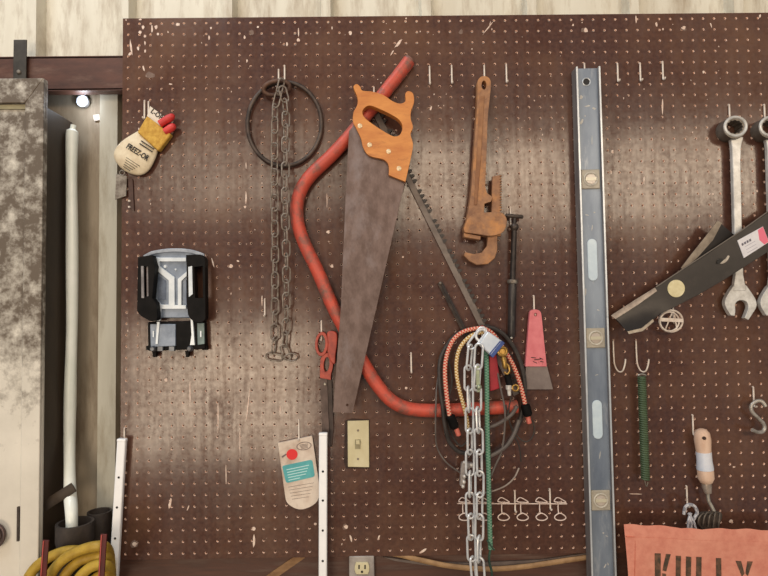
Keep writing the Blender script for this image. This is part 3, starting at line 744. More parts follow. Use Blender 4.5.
for y in (430.5, 459):
    b = B(); q = W(358, y, -.005); lathe(b, q, q+Vector((0, -.0015, 0)), [(0, .0026), (1, .0018)], 12); part('screw', b, STEELD, t)
t = thing('wall_socket', 'cream power socket in grey metal plate under the pegboard', 'socket', W(362, 575, .01))
b = B(); prism(b, [(349, 556.5), (374, 556), (375, 600), (349, 600)], -.002, .028); part('box_plate', b, M('grey_plate', (172, 166, 162), (146, 138, 134), 30, .5, .3), t, bev=.002)
for cy in (568.5, 591):
    b = B(); prism(b, [(362+dx_, cy+dy) for dx_, dy in ((-6, -6), (6, -6), (7.4, -2), (7.4, 2), (6, 6), (-6, 6), (-7.4, 2), (-7.4, -2))], -.006, -.001); r_ = part('receptacle', b, CREAMP, t, bev=.001)
    b = B(); prism(b, [(358.3, cy-3.5), (359.8, cy-3.5), (359.8, cy+.6), (358.3, cy+.6)], -.0064, -.0059); prism(b, [(364.3, cy-3.5), (365.8, cy-3.5), (365.8, cy+.6), (364.3, cy+.6)], -.0064, -.0059); prism(b, ell(362, cy+3.4, 1.2, 1.3, 10), -.0064, -.0059)
    part('slot', b, M('slot_black', (34, 28, 24)), r_)
# lath and cable below the board
b = B(); bar(b, W(255, 588, .0103), W(303, 554.5, .0095), .008, .002)
solo('wood_lath', b, M('tan_lath', (150, 116, 80), (120, 88, 58), 20, .7, stretch=(1, 1, 4)), 'thin tan wood lath slanting below the pegboard left of the socket', 'lath')
b = B(); tube(b, path([(372, 549, .010), (400, 555, .004), (425, 561, .002), (450, 566, .001), (485, 569, .001), (520, 567, .001), (555, 562, .002), (590, 556.5, .006), (625, 548, .010)], 5), .0058, 10, False, .6)
solo('tan_hose', b, M('tan_hose_skin', (168, 134, 96), (138, 106, 74), 30, .6), 'tan flat hose sagging in a curve under the pegboard', 'hose')
b = B(); prism(b, [(383, 557), (420, 562), (470, 563), (540, 560), (588, 553), (588, 557.5), (540, 565), (480, 567), (430, 566), (395, 561)], .0065, .012)
solo('grey_sheet', b, M('grey_sheet', (112, 100, 94), (90, 78, 74), 20, .6), 'grey sheet edge above the tan sagging hose', 'sheet')

# ------------------------------------------------------------------ pipe wrench
t = thing('pipe_wrench', 'rusty pipe wrench with open hook jaw hanging upside down', 'wrench', W(484, 80, -.01))
RUST = M('orange_rust', (166, 122, 88), (128, 92, 70), 55, .65, .1, .3, .35, .65, (198, 138, 82), 16, .48, .68)
b = B(); prism(b, spl([(477.5, 82), (480, 77.5), (484, 76), (488.5, 77.5), (490.8, 82), (490.4, 92), (487.8, 117), (487, 140), (485.3, 187, 'c'), (487, 193, 'c'), (492.5, 197, 'c'), (491, 201.5, 'c'), (484.5, 203.5, 'c'), (484, 214, 'c'), (490, 232, 'c'), (465, 231, 'c'), (467, 217), (470, 200), (472, 180), (474.6, 140), (477.2, 105)], 4), -.034, -.012, [ell(484, 85, 2.5, 4.6, 14)])
part('handle', b, RUST, t, bev=.003)
b = B(); prism(b, [(479.5, 96), (484.5, 96), (481, 160), (477, 205), (474, 205), (477, 150)], -.0352, -.033); part('handle_rib', b, M('rust_rib', (160, 116, 80), (130, 88, 60), 30, .6, .2), t, bev=.001)
o_ = [(492.5, 176), (500.5, 175)]
for k in range(14): o_ += [(502.6, 175.6+k*2.6), (499.6, 177+k*2.6)]
o_ += [(501.5, 213), (501, 236), (497.5, 236), (497.5, 250), (495, 258), (488, 264), (477, 265), (469, 261), (464, 255.5), (464.8, 252), (473.5, 254), (482, 252.5), (487, 246), (487.5, 236), (491.5, 234), (491.8, 200)]
b = B(); prism(b, o_, -.029, -.016); part('hook_jaw', b, RUST, t, bev=.0015)
b = B(); prism(b, spl([(484, 212.5, 'c'), (500, 212), (505.5, 216), (507, 222), (504, 231), (497, 235), (488, 235.8), (480, 234.5), (465, 232.5, 'c'), (464, 228), (468.5, 217.5), (476, 213)], 4), -.040, -.010); part('housing', b, RUST, t, bev=.005, seg=3)
b = B(); prism(b, [(464, 232.8), (481, 236), (480.5, 240), (464, 237.2)], -.036, -.013); part('heel_jaw', b, RUST, t, bev=.0015)

# ------------------------------------------------------------------ black T tool
t = thing('tee_handle_tool', 'black T handle tool with ball joint and thick ribbed grip', 'hand tool', W(514, 216, -.01))
b = B(); lathe(b, W(505.5, 215.5, -.020), W(523, 217, -.020), [(0, .003), (.05, .0045), (.95, .0045), (1, .003)], 12); part('cross_bar', b, DARKIRON, t)
b = B(); ball(b, W(514.5, 227, -.018), .0095); part('ball_joint', b, M('worn_iron', (96, 86, 80), (60, 52, 48), 60, .45, .5), t)
b = B(); lathe(b, W(514.5, 217, -.018), W(512.5, 281, -.012), [(0, .004), (.2, .006), (.3, .0062), (1, .0062)], 14); part('shank', b, M('black_iron', (44, 39, 38), (64, 56, 54), 50, .45, .4), t)
b = B(); lathe(b, W(512.6, 279.8, -.012), W(512.5, 283.6, -.012), [(0, .011), (.5, .0122), (1, .011)], 14); part('collar', b, STEELD, t)
b = B(); lathe(b, W(512.5, 283.6, -.012), W(511.5, 340, -.012), [(0, .0085), (.05, .0092), (.55, .0092), (.57, .0086), (.6, .0092), (.93, .009), (.97, .006), (1, .003)], 16); part('grip', b, M('black_grip', (34, 31, 31), (56, 50, 49), 50, .4), t)
b = B(); ball(b, W(511.5, 338, -.020), .0032); part('end_stud', b, STEEL, t)
# thin black rod
t = thing('double_rod', 'thin straight black double rod slanting down to the elastic cords', 'rod', W(441, 284, -.006))
for dx_, mt in ((-1.5, DARKIRON), (1.4, M('rod_black', (40, 34, 33), (58, 50, 47), 40, .5))):
    b = B(); tube(b, [W(440+dx_, 283, -.006), W(468+dx_, 338, -.010)], .0032, 6); part('rod', b, mt, t)
b = B(); ball(b, W(440.5, 283.5, -.007), .0045, 10); part('rod_tip', b, STEELD, t)

# ------------------------------------------------------------------ pink scraper
t = thing('putty_scraper', 'pink handled flat scraper with grey metal blade', 'scraper', W(535, 312, -.006))
PINK = M('pink_plastic', (218, 124, 130), (204, 106, 114), 40, .5)
b = B(); prism(b, spl([(530, 312), (535.6, 309.4), (541, 312.5), (543, 330, 'c'), (546.8, 366.5, 'c'), (525.4, 366.5, 'c'), (528, 335, 'c')], 4), -.016, -.005, [ell(535.6, 314.6, 1.6, 1.7, 12)]); part('handle', b, PINK, t, bev=.002)
b = B(); prism(b, [(526, 364), (546.5, 364), (553, 389.3), (525, 389.3)], -.0115, -.0098); part('blade', b, M('scraper_steel', (134, 122, 118), (112, 100, 97), 20, .45, .4), t)
b = B()
for i, (x0, y0, x1, y1) in enumerate(((531, 357, 536, 357.6), (534, 359.5, 541, 358.5), (533, 361, 537, 362.8), (537.5, 358.6, 539, 364), (539.5, 357.5, 543, 359), (540, 361, 543.5, 361.6), (541.5, 359, 542.5, 364.5))):
    prism(b, [(x0, y0), (x1, y1), (x1+.2, y1+.8), (x0+.2, y0+.8)], -.0165, -.0158)
part('ink_mark', b, INK, t, 'faded black ink marks', smooth=0)

# ------------------------------------------------------------------ spirit level
YL = -.034
TL, TR, BL_ = W(576, 67, YL), W(600.5, 66.5, YL), W(591.5, 576, YL)
v = (BL_-TL).normalized(); u = (TR-TL).normalized(); LW = (TR-TL).length
LL = 1.219
lv = thing('spirit_level', 'long grey aluminium spirit level hanging upright with five vials', 'level', W(588, 67, 0))
ALU = M('blue_grey_aluminium', (138, 149, 164), (108, 119, 136), 9, .42, .35, .05, .35, .65, (172, 178, 186), 14, .56, .72, stretch=(2, 1, .5))
ALUB = M('bright_aluminium', (216, 220, 224), (190, 196, 202), 20, .35, .4)
SIDE = M('level_side_alu', (110, 106, 108), (150, 146, 144), 20, .5, .3, 0, stretch=(1, 1, .2))
b = B(); fbox(b, TL, u, v, .004, LW-.004, 0, LL, YL+.009, YL+.016); part('web', b, ALU, lv)
for a, c, y0 in ((0, .0042, 'left'), (LW-.0042, LW, 'right')):
    b = B(); fbox(b, TL, u, v, a, c, -.001, LL, YL+.0012, -.003); f_ = part('flange', b, SIDE, lv, bev=.0006)
    b = B(); fbox(b, TL, u, v, a+.0004, c-.0004, -.001, LL, YL, YL+.0013); part('flange_edge', b, ALUB, f_, 'bright edge')  # thin front strip in a brighter aluminium than the flange
def lvp(px_, py_): # in-plane coordinates
    q = W(px_, py_, YL+.009)-TL; return q.dot(u), q.dot(v)
VC = M('vial_body', (178, 170, 154), (156, 150, 138), 30, .35)
for px_, py_ in ((588.5, 179.5), (596.3, 338), (602, 500)):
    a, s = lvp(px_, py_)
    b = B(); fbox(b, TL, u, v, LW/2-.021, LW/2+.021, s-.022, s+.022, YL+.0055, YL+.010); vb = part('round_vial', b, VC, lv, bev=.003)
    c = TL+u*(LW/2)+v*s
    b = B(); tube(b, [Vector((c.x+.0145*math.cos(k*PI/14), YL+.0055, c.z+.0145*math.sin(k*PI/14))) for k in range(28)], .0022, 6, True)
    part('vial_ring', b, M('vial_ring', (206, 200, 188), (178, 172, 160), 60, .35), vb)
    b = B(); lathe(b, (c.x, YL+.007, c.z), (c.x, YL+.0045, c.z), [(0, .012), (1, .011)], 20); part('vial_glass', b, M('vial_face', (172, 158, 144), (190, 180, 170), 40, .15), vb)
    b = B(); fbox(b, c, u, v, -.012, .012, -.0035, .0035, YL+.0035, YL+.006); part('vial_tube', b, M('vial_liquid', (196, 190, 168), rough=.1), vb)
for (x0, y0), (x1, y1) in (((591, 239), (592.8, 281)), ((598.2, 400), (600, 439))):
    a, s0 = lvp(x0, y0); a, s1 = lvp(x1, y1); c = LW/2-.001; hw = .0108; o_ = []
    for k in range(9): an = PI*k/8; o_.append((c+hw*math.cos(an+PI), s0+hw-hw*math.sin(an)))
    for k in range(9): an = PI*k/8; o_.append((c+hw*math.cos(an), s1-hw+hw*math.sin(an)))
    b = B(); A = [b.verts.new(Vector(((TL+u*p+v*s).x, YL+.007, (TL+u*p+v*s).z))) for p, s in o_]; C = [b.verts.new(q.co+Vector((0, .004, 0))) for q in A]
    b.faces.new(A); b.faces.new(list(reversed(C)))
    for i in range(len(A)): b.faces.new((A[i], C[i], C[(i+1) % len(A)], A[(i+1) % len(A)]))
    part('grip_window', b, M('window_plastic', (206, 222, 232), (190, 208, 222), 30, .3), lv, 'pale oblong window', bev=.001)
a, s = lvp(586, 82)
c = TL+u*(LW/2-.002)+v*s
b = B(); lathe(b, (c.x, YL+.0092, c.z), (c.x, YL+.0082, c.z), [(0, .0085), (1, .0075)], 18); hh = part('hang_hole', b, M('hole_black', (22, 22, 26)), lv, 'dark round hanging hole')
b = B(); tube(b, [Vector((c.x+.0085*math.cos(k*PI/12), YL+.0085, c.z+.0085*math.sin(k*PI/12))) for k in range(24)], .0012, 6, True); part('hole_rim', b, ALUB, hh)
b = B()
for px_, py_, rx, ry, an in ((581, 97, 1.6, 2.6, 30), (588, 106, 3.4, 1, -8), (594, 108.5, 2.2, 1.2, 20), (578.5, 118, 1, 2.4, -30), (581.5, 122, 1.3, 3, 25), (585, 116, .6, 1, 0), (587, 215, 2.4, .5, 10), (594.5, 212.5, 1, .7, 0),
        (592, 228, .5, 3, 10), (597, 268, .7, .8, 0), (585.5, 292, .6, 4, 4), (598, 310, 1.6, .5, 20), (603.5, 533, 1, .6, 0), (606.5, 536, 1.2, .5, 30), (605, 566, .6, 2.6, 25), (608, 564, .5, 2, -15), (592, 140, .4, 5, 0), (600, 455, .5, 4, 8), (596.5, 375, 1.6, .4, -15)):
    n_ = 9; pl = []
    for i_ in range(n_):
        t_ = 2*PI*i_/n_; k = rnd.uniform(.6, 1.2); x, z = rx*k*math.cos(t_), ry*k*math.sin(t_); a = math.radians(an)
        pl.append((px_+x*math.cos(a)-z*math.sin(a), py_+x*math.sin(a)+z*math.cos(a)))
    prism(b, pl, YL+.0087, YL+.0093)
part('scuff_mark', b, M('pale_scuff', (198, 196, 190), (176, 174, 170), 80, .6), lv, 'pale scuffs on the web', smooth=0)['kind'] = 'stuff'

# ------------------------------------------------------------------ combination wrenches
CHROME = M('satin_chrome', (224, 223, 220), (190, 188, 184), 50, .38, .2, .05)
t1 = thing('combination_wrench', 'left satin steel combination wrench hanging behind the dark mower blade', 'wrench', W(734, 127, -.01), 'combination wrenches')
wb = []
o_ = ell(735, 127.5, 11.8, 11.2, 28); i_ = []
for k in range(24):
    rr = 8.6 if k % 2 == 0 else 7.4; i_.append((735+rr*math.cos(k*PI/12), 126.8+rr*.82*math.sin(k*PI/12)))
b = B(); prism(b, o_, -.030, -.0003, [i_]); part('box_end', b, M('dark_chrome', (120, 112, 104), (92, 84, 76), 40, .4, .3), t1, bev=.0008)
b = B(); tube(b, [W(735.5+10.6*math.cos(k*PI/16), 126.5+9.4*math.sin(k*PI/16), -.030) for k in range(32)], .0032, 8, True); part('box_rim', b, CHROME, t1)
b = B(); prism(b, [(730.5, 137), (743.5, 137), (741.3, 146), (740.8, 160), (742.2, 230), (743.6, 275), (746.5, 291), (733.5, 291), (735.6, 275), (734.6, 230), (732.8, 160), (732.3, 147)], -.022, -.011); part('shank', b, CHROME, t1, bev=.0015)
b = B(); prism(b, spl([(736, 284), (744.5, 284), (750.5, 291), (756, 300), (756.5, 307), (752.5, 314), (748.5, 320, 'c'), (744.8, 318, 'c'), (748.5, 308), (747.5, 303), (744, 300.5), (739, 300.5), (735.5, 304), (735.5, 311), (734.8, 316, 'c'), (731, 315.5, 'c'), (726, 307), (725.5, 300), (730, 291)], 4), -.021, -.008); part('open_jaw', b, CHROME, t1, bev=.0009)
off = W(768.8, 127, -.01)-W(734, 127, -.01)+Vector((0, 0, .0))
t2 = clone(t1, t1.location+off, label='right satin steel combination wrench cut off by the right photo edge')
for ch in [c for c in bpy.data.objects if c.parent == t1]:
    c = ch.copy(); COL.objects.link(c); c.parent = t2

# ------------------------------------------------------------------ mower blades
def ribbon(b, st, th):
    F_ = []; K_ = []
    for (a, ya, c, yc) in st:
        r0 = [W(a[0]+(c[0]-a[0])*k/4, a[1]+(c[1]-a[1])*k/4, ya+(yc-ya)*(k/4)**2) for k in range(5)]
        F_.append([b.verts.new(p) for p in r0]); K_.append([b.verts.new(p+Vector((0, th, 0))) for p in r0])
    for i in range(len(st)-1):
        for k in range(4):
            b.faces.new((F_[i][k], F_[i][k+1], F_[i+1][k+1], F_[i+1][k])); b.faces.new((K_[i][k+1], K_[i][k], K_[i+1][k], K_[i+1][k+1]))
        b.faces.new((F_[i][0], F_[i+1][0], K_[i+1][0], K_[i][0])); b.faces.new((F_[i+1][4], F_[i][4], K_[i][4], K_[i+1][4]))
    for i in (0, -1): 
        for k in range(4): b.faces.new((F_[i][k], F_[i][k+1], K_[i][k+1], K_[i][k]))
MB = M('grey_black_blade', (54, 49, 46), (42, 38, 36), 20, .42, .3, .05, .35, .65, (74, 67, 62), 10, .55, .75)
t = thing('mower_blade', 'long dark mower blade slanting in front of the wrenches, with round sticker', 'blade', W(690, 280, -.03))
b = B(); ribbon(b, [((612, 315), -.042, (629, 333), -.066), ((622, 309), -.042, (641, 330), -.064), ((634, 302), -.043, (652, 321), -.058), ((648, 293), -.043, (660, 314), -.048), ((662, 283), -.043, (673, 308), -.043), ((683, 269.5), -.043, (699, 294.5), -.043), ((708, 253.5), -.043, (724, 280), -.043), ((735, 235), -.043, (749, 264), -.043), ((768, 212.5), -.043, (784, 242), -.043), ((800, 192), -.043, (816, 222), -.043)], .005)
part('bar', b, MB, t, smooth=50, bev=.0008)
b = B(); ribbon(b, [((611, 315.5), -.0445, (615.5, 319), -.0455), ((634, 300.5), -.0447, (637.5, 305), -.0457), ((655, 287.5), -.0447, (657, 291), -.0452)], .0012); part('cutting_edge', b, M('ground_edge', (150, 140, 132), (120, 110, 104), 40, .4, .5), t, 'ground bright cutting edge')
b = B(); ribbon(b, [((627.5, 331.5), -.0665, (629, 334), -.0675), ((642, 328), -.0640, (643, 331), -.0655), ((653, 319), -.058, (654, 321.5), -.059)], .002); part('wing_edge', b, M('pale_edge', (176, 164, 148), (140, 126, 112), 40, .5, .3), t, 'pale lower edge, highlight put into its colour')  # wing strip paints the highlight on the curved lower edge
b = B(); tube(b, [W(656, 287, -.0435), W(683, 269, -.0435), W(715, 248, -.0435), W(740, 231.5, -.0435), W(768, 211.5, -.0435)], .0013, 6); part('edge_line', b, M('edge_line', (132, 122, 112), rough=.4, metal=.4), t)
b = B(); prism(b, ell(676.3, 288.5, 8.6, 8.7, 26), -.0445, -.0428); part('round_sticker', b, M('cream_sticker', (226, 216, 178), (206, 194, 150), 60, .7), t)
b = B(); prism(b, [(737.5, 240.5), (763, 226.5), (769, 242), (744, 258)], -.0445, -.0428); lb = part('label', b, M('white_label', (228, 226, 230), (214, 212, 218), 30, .6), t)
b = B(); prism(b, [(758, 230), (763, 226.8), (768.6, 241.7), (764.5, 244.5), (759.5, 240)], -.0449, -.0443); part('pink_print', b, M('pink_print', (232, 116, 140)), lb)
b = B()
for x in (741.5, 744, 746.5, 749): prism(b, [(x, 243.6-(x-741.5)*.55), (x+1.7, 242.7-(x-741.5)*.55), (x+2.3, 245-(x-741.5)*.55), (x+.6, 245.9-(x-741.5)*.55)], -.0448, -.0444)
part('print_lines', b, M('grey_ink', (96, 92, 104)), lb, smooth=0)
b = B()
for k in range(3):
    x, y = 745+k*1.2, 246.5+k*3; prism(b, [(x, y), (x+10, y-5.6), (x+10.2, y-5.1), (x+.2, y+.5)], -.0448, -.0444)
part_split('print_line', b, M('pale_grey_ink', (176, 174, 186)), lb, smooth=0)
b = B(); prism(b, spl([(718, 260), (721, 258.5), (725, 259.5), (728, 255.5), (729.5, 256.5), (727, 261), (723, 263.5), (719, 263)], 3), -.0446, -.043); part('centre_hole', b, M('hole_pale', (196, 186, 172), (150, 140, 128), 60, .5), t, 'pale worn hole')
b = B(); prism(b, spl([(716.5, 262.5), (719.5, 258.5), (724, 259.4), (722, 261.5), (719, 264)], 3), -.0449, -.0445); part('hole_shadow', b, M('hole_core', (22, 20, 20)), t)
t = thing('mower_blade', 'second mower blade mostly hidden, its pale-edged wing rising behind the front blade', 'blade', W(700, 270, -.02))
b = B(); ribbon(b, [((682, 268), -.0385, (690, 270), -.0360), ((695, 251), -.0385, (708, 262), -.032), ((710, 232), -.0385, (728, 252), -.028), ((719, 222), -.0385, (738, 238), -.026)], .003); part('wing', b, M('blade_black', (36, 32, 31), (48, 43, 41), 20, .5, .3), t, smooth=50)
b = B(); ribbon(b, [((681, 268), -.041, (684, 270), -.040), ((692, 253.5), -.041, (698, 257), -.040), ((706, 236), -.041, (713, 240), -.040), ((717.5, 221), -.041, (722, 223), -.040)], .0018); part('wing_edge', b, M('grey_pale_edge', (150, 138, 124), (122, 110, 98), 40, .5, .3), t, 'pale highlight painted along the edge')  # narrow strip paler than the wing face
b = B(); prism(b, [(690, 282), (712, 278), (713, 284), (699, 294.8)], -.0372, -.033); part('bar', b, M('pale_edge', (176, 164, 148)), t, 'pale corner')

# ------------------------------------------------------------------ valve wheel, spring, S hook
t = thing('valve_wheel', 'small pale wire wheel with crossed spokes hanging under the mower blade', 'wheel', W(671, 320, -.01))
b = B(); tube(b, [W(671+11.6*math.cos(k*PI/16), 321+10.8*math.sin(k*PI/16), -.018) for k in range(32)], .0022, 8, True); part('rim', b, WHITEW, t)
b = B(); tube(b, [W(669.5+9.5*math.cos(k*PI/14), 321.5+9.6*math.sin(k*PI/14), -.026+.006*math.cos(k*PI/14)) for k in range(28)], .0019, 8, True); part('inner_ring', b, WHITEW, t)
b = B(); bar(b, W(660, 319.5, -.022), W(683, 320.5, -.022), .004, .0015); lathe(b, W(671, 320, -.022), W(671, 320, -.0002), [(0, .004), (1, .004)], 10); part('crossbar', b, WHITEW, t)
for a, c in (((674, 312), (677, 330)), ((665, 330), (672, 313))):
    b = B(); tube(b, [W(*a, -.02), W(*c, -.02)], .0015, 6); part('spoke', b, WHITEW, t)
t = thing('extension_spring', 'long dark green coil spring hanging from a J shaped hook', 'spring', W(643, 376, -.01))
GRN = M('green_enamel', (86, 104, 78), (66, 84, 60), 30, .5)
A, C = W(641.8, 376.5, -.022), W(645.5, 479.5, -.022); b = B(); d = C-A; nturn = 46; pts = []
uu = Vector((1, 0, 0)); vv = Vector((0, 1, 0))
for k in range(nturn*8+1):
    a_ = k*PI/4; pts.append(A+d*(k/(nturn*8))+(uu*math.cos(a_)+vv*math.sin(a_))*.0084)
tube(b, pts, .00165, 5); part('coil', b, GRN, t)
b = B(); lathe(b, A, C, [(0, .0072), (1, .0072)], 12); part('core', b, M('green_dark', (66, 88, 60)), t)
b = B(); tube(b, path([(638, 375.5, -.024), (642, 374, -.026), (646, 375.5, -.024), (642, 377, -.016)], 4, True), .0014, 6, True); part('top_loop', b, STEEL, t)
b = B(); tube(b, path([(644.5, 479, -.02), (645.5, 484, -.02), (646.5, 486.5, -.02), (648, 482, -.02)], 4), .0014, 6); part('tail_hook', b, STEELD, t)
b = B(); tube(b, path([(765.5, 406.5, -.028), (762, 401.5, -.026), (757, 401, -.022), (752.5, 404, -.02), (751, 408, -.02), (753, 413, -.02), (758, 418, -.02), (763, 423, -.02), (764.5, 428, -.02), (762, 431.8, -.022), (757, 432, -.026), (752.5, 430, -.03)], 6), .0042, 10)
solo('s_hook', b, M('grey_galvanised', (190, 184, 176), (150, 142, 134), 50, .4, .5), 'grey S shaped metal hook on a peg hook near the right photo edge', 'hook')

# ------------------------------------------------------------------ wood handled tool and cord
t = thing('hand_trowel', 'hand tool with pale wooden handle and white label, blade behind orange canvas', 'garden tool', W(702, 432, -.01))
WOODP = M('pale_raw_wood', (226, 196, 174), (206, 170, 146), 30, .65, 0, .05, stretch=(1, 1, .3))
A, C = W(701.5, 428.5, -.022), W(706.5, 484, -.022); b = B()
lathe(b, A, C, [(0, .004), (.02, .010), (.08, .0155), (.2, .0172), (.42, .0152), (.6, .0150), (.78, .0168), (.9, .0165), (.97, .0125), (1, .007)], 20); part('handle', b, WOODP, t)
P45 = A.lerp(C, .42); P72 = A.lerp(C, .74); b = B(); lathe(b, P45, P72, [(0, .0158), (.5, .0156), (.9, .0172), (1, .0172)], 20); part('label_band', b, M('white_blue_label', (224, 226, 234), (196, 206, 224), 20, .5), t, 'white paper label')
q = W(704.5, 438.3, -.0385); b = B(); lathe(b, q+Vector((0, .004, 0)), q+Vector((0, -.0008, 0)), [(0, .0044), (1, .0036)], 12); part('hang_hole', b, M('hole_brown', (58, 38, 32)), t)
b = B(); lathe(b, W(706.2, 483, -.022), W(708, 493, -.022), [(0, .010), (.3, .0105), (1, .0072)], 14); part('ferrule', b, M('ferrule_steel', (186, 172, 160), (150, 136, 124), 40, .4, .5), t)
b = B(); tube(b, path([(707.6, 491, -.022), (708.5, 500, -.022), (712.5, 508, -.024), (715.5, 515, -.026), (716, 522, -.026)], 5), .0038, 10); part('neck', b, STEEL, t)
b = B(); prism(b, spl([(699, 514), (706, 512), (721.5, 512.5), (721, 522), (717, 532), (714, 560, 'c'), (704, 558, 'c'), (702, 530), (698, 524)], 3), -.030, -.024); part('blade', b, M('trowel_blade', (96, 86, 78), (66, 58, 54), 40, .5, .4), t, bev=.001)
for k in range(5):
    b = B(); tube(b, path([(698+k*5, 524+k*1.2, -.033), (699+k*5.2, 518-k*.6, -.037), (703+k*4.2, 513.5-(k%2), -.034), (707+k*3.2, 515, -.030)], 4), .0017, 6); part('tine', b, M('tine_steel', (120, 110, 100), (80, 72, 66), 60, .5, .3), t)
CORD = braid('grey_blue_cord', (196, 196, 202), (140, 142, 152), 120, 2)
b = B(); tube(b, path([(684, 514, -.03), (685.5, 507, -.034), (690, 504.5, -.036), (695, 507, -.036), (697, 513, -.034), (693, 520, -.032), (689, 528, -.034), (688, 536, -.03)], 5), .0036, 8)
for k in range(3): tube(b, path([(691-k*1.5, 513, -.036), (688.5+k*2.2, 520, -.04), (688+k*4, 530, -.036), (688+k*4, 538, -.03)], 4), .0026, 6)
solo('tied_string', b, CORD, 'looped pale grey string hanging on a hook above the orange canvas', 'string')

# ------------------------------------------------------------------ orange canvas
def cv_y(x, z): return -.062+.0022*math.sin(x*31+z*9)+.0018*math.sin(x*13-z*22)
t = thing('canvas_bag', 'faded orange canvas bag with black stencilled letters in the lower right corner', 'bag', W(700, 530, -.05))
b = B(); nx, nz = 34, 16; G = []
c00, c10, c01, c11 = W(624.5, 525, -.062), W(800, 532.5, -.062), W(634, 650, -.062), W(805, 655, -.062)
for i in range(nx+1):
    row = []
    for k in range(nz+1):
        s, r_ = i/nx, k/nz
        p = (c00*(1-s)+c10*s)*(1-r_)+(c01*(1-s)+c11*s)*r_
        if k == 0: p.z += .0012*math.sin(i*1.1)+(-.002 if 10 < i < 16 else 0)
        e = min(s, 1-s, r_)*16; e = min(1, e)
        p.y = cv_y(p.x, p.z)+(1-e)**2*.004
        row.append(p)
    G.append(row)
Fv = [[b.verts.new(p) for p in r_] for r_ in G]
Kv = [[b.verts.new(Vector((p.x+.012*max(0, 1-i/6), -.044+.002*math.sin(p.x*25), p.z-.010*max(0, 1-k/3)))) for k, p in enumerate(r_)] for i, r_ in enumerate(G)]
for i in range(nx):
    for k in range(nz):
        b.faces.new((Fv[i][k], Fv[i][k+1], Fv[i+1][k+1], Fv[i+1][k])); b.faces.new((Kv[i][k], Kv[i+1][k], Kv[i+1][k+1], Kv[i][k+1]))
for k in range(nz):
    b.faces.new((Fv[0][k], Kv[0][k], Kv[0][k+1], Fv[0][k+1])); b.faces.new((Fv[nx][k], Fv[nx][k+1], Kv[nx][k+1], Kv[nx][k]))
for i in range(nx):
    b.faces.new((Fv[i][0], Fv[i+1][0], Kv[i+1][0], Kv[i][0])); b.faces.new((Fv[i][nz], Kv[i][nz], Kv[i+1][nz], Fv[i+1][nz]))
CANV = M('faded_orange_canvas', (216, 142, 122), (200, 124, 106), 60, .85, 0, .3, .35, .65, (226, 160, 138), 9, .45, .75)
part('bag_body', b, CANV, t, smooth=60)
b = B(); tube(b, [Vector((p.x, cv_y(p.x, p.z)+.001, p.z)) for p in [W(626+k*6, 536.5+k*.26, -.062) for k in range(29)]], .0011, 6); tube(b, [Vector((p.x, cv_y(p.x, p.z)+.001, p.z)) for p in [W(635-.15*k, 540+k*6, -.062) for k in range(16)]], .001, 6)
part('hem_seam', b, M('seam_thread', (206, 120, 98), (180, 88, 70), 60, .9), t)
STEN = M('stencil_ink', (70, 58, 46), (128, 90, 70), 70, .85, lo=.42, hi=.72)
def stencil(name, polys):
    b = B()
    for pl in polys:
        fine = []
        for i_ in range(len(pl)):
            p, q = pl[i_], pl[(i_+1) % len(pl)]
            for k in range(4): fine.append((p[0]+(q[0]-p[0])*k/4, p[1]+(q[1]-p[1])*k/4))
        prism(b, fine, -.0635, -.063)
    for v in b.verts:
        v.co.y = cv_y(v.co.x, v.co.z)-(.0012 if v.co.y < -.06325 else .0004)
    part(name, b, STEN, t, smooth=0)
stencil('letter', [[(655, 553.5), (661, 553.8), (661.5, 602), (655.8, 602)], [(663.2, 571), (664, 566), (666.5, 554.2), (671, 554.6), (666.8, 572)], [(662.8, 574), (666.5, 574.5), (671.5, 602), (666, 602)]])
stencil('letter', [[(676.3, 556), (681.2, 556.2), (681.6, 592), (677, 592)], [(686.2, 556.6), (691.3, 557), (691.6, 592), (687, 592)], [(677.2, 594), (691, 594), (689, 601), (680, 601)]])
stencil('letter', [[(696.3, 556.8), (701.4, 557), (702, 602), (697, 602)], [(703.5, 596), (709.5, 596), (709.5, 602), (703.5, 602)]])
stencil('letter', [[(716, 558), (721.2, 558.3), (721.8, 603), (716.8, 603)], [(723.5, 597), (729.5, 597), (729.5, 603), (723.5, 603)]])
stencil('letter', [[(736.4, 561.4), (742, 561.8), (745.3, 574), (742.6, 577)], [(748.6, 562.2), (754, 562.4), (748.6, 576.6), (746.4, 574)], [(742.6, 580), (748.6, 580), (749, 603), (743.4, 603)]])

# ------------------------------------------------------------------ elastic cords, silver chain and lock
def cord(name, pts, r, mat, lab, cat, group=None, ends=()):
    t = thing(name, lab, cat, W(481, 330, -.02), group)
    b = B(); tube(b, path(pts, 6), r, 10); part('cord_body', b, mat, t)
    for (x, y, Y), (x2, y2, Y2), kind in ends:
        if kind == 'clip':
            b = B(); lathe(b, W(x, y, Y), W(x2, y2, Y2), [(0, .006), (.1, .010), (.8, .0105), (1, .008)], 12); part('clip', b, BLACK, t, 'black plastic clip')
        elif kind == 'tip':
            b = B(); lathe(b, W(x, y, Y), W(x2, y2, Y2), [(0, .004), (.2, .0055), (.9, .0055), (1, .003)], 12); part('tip', b, M('salmon_tip', (208, 116, 98), (184, 86, 74), 40, .5), t, 'salmon cord end')
    return t
RW = braid('red_white_braid', (194, 62, 50), (228, 182, 158), 310, 2)
YW = braid('yellow_white_braid', (184, 138, 62), (232, 216, 178), 310, 2)
GW = braid('green_white_braid', (70, 122, 98), (120, 160, 138), 330, 2)
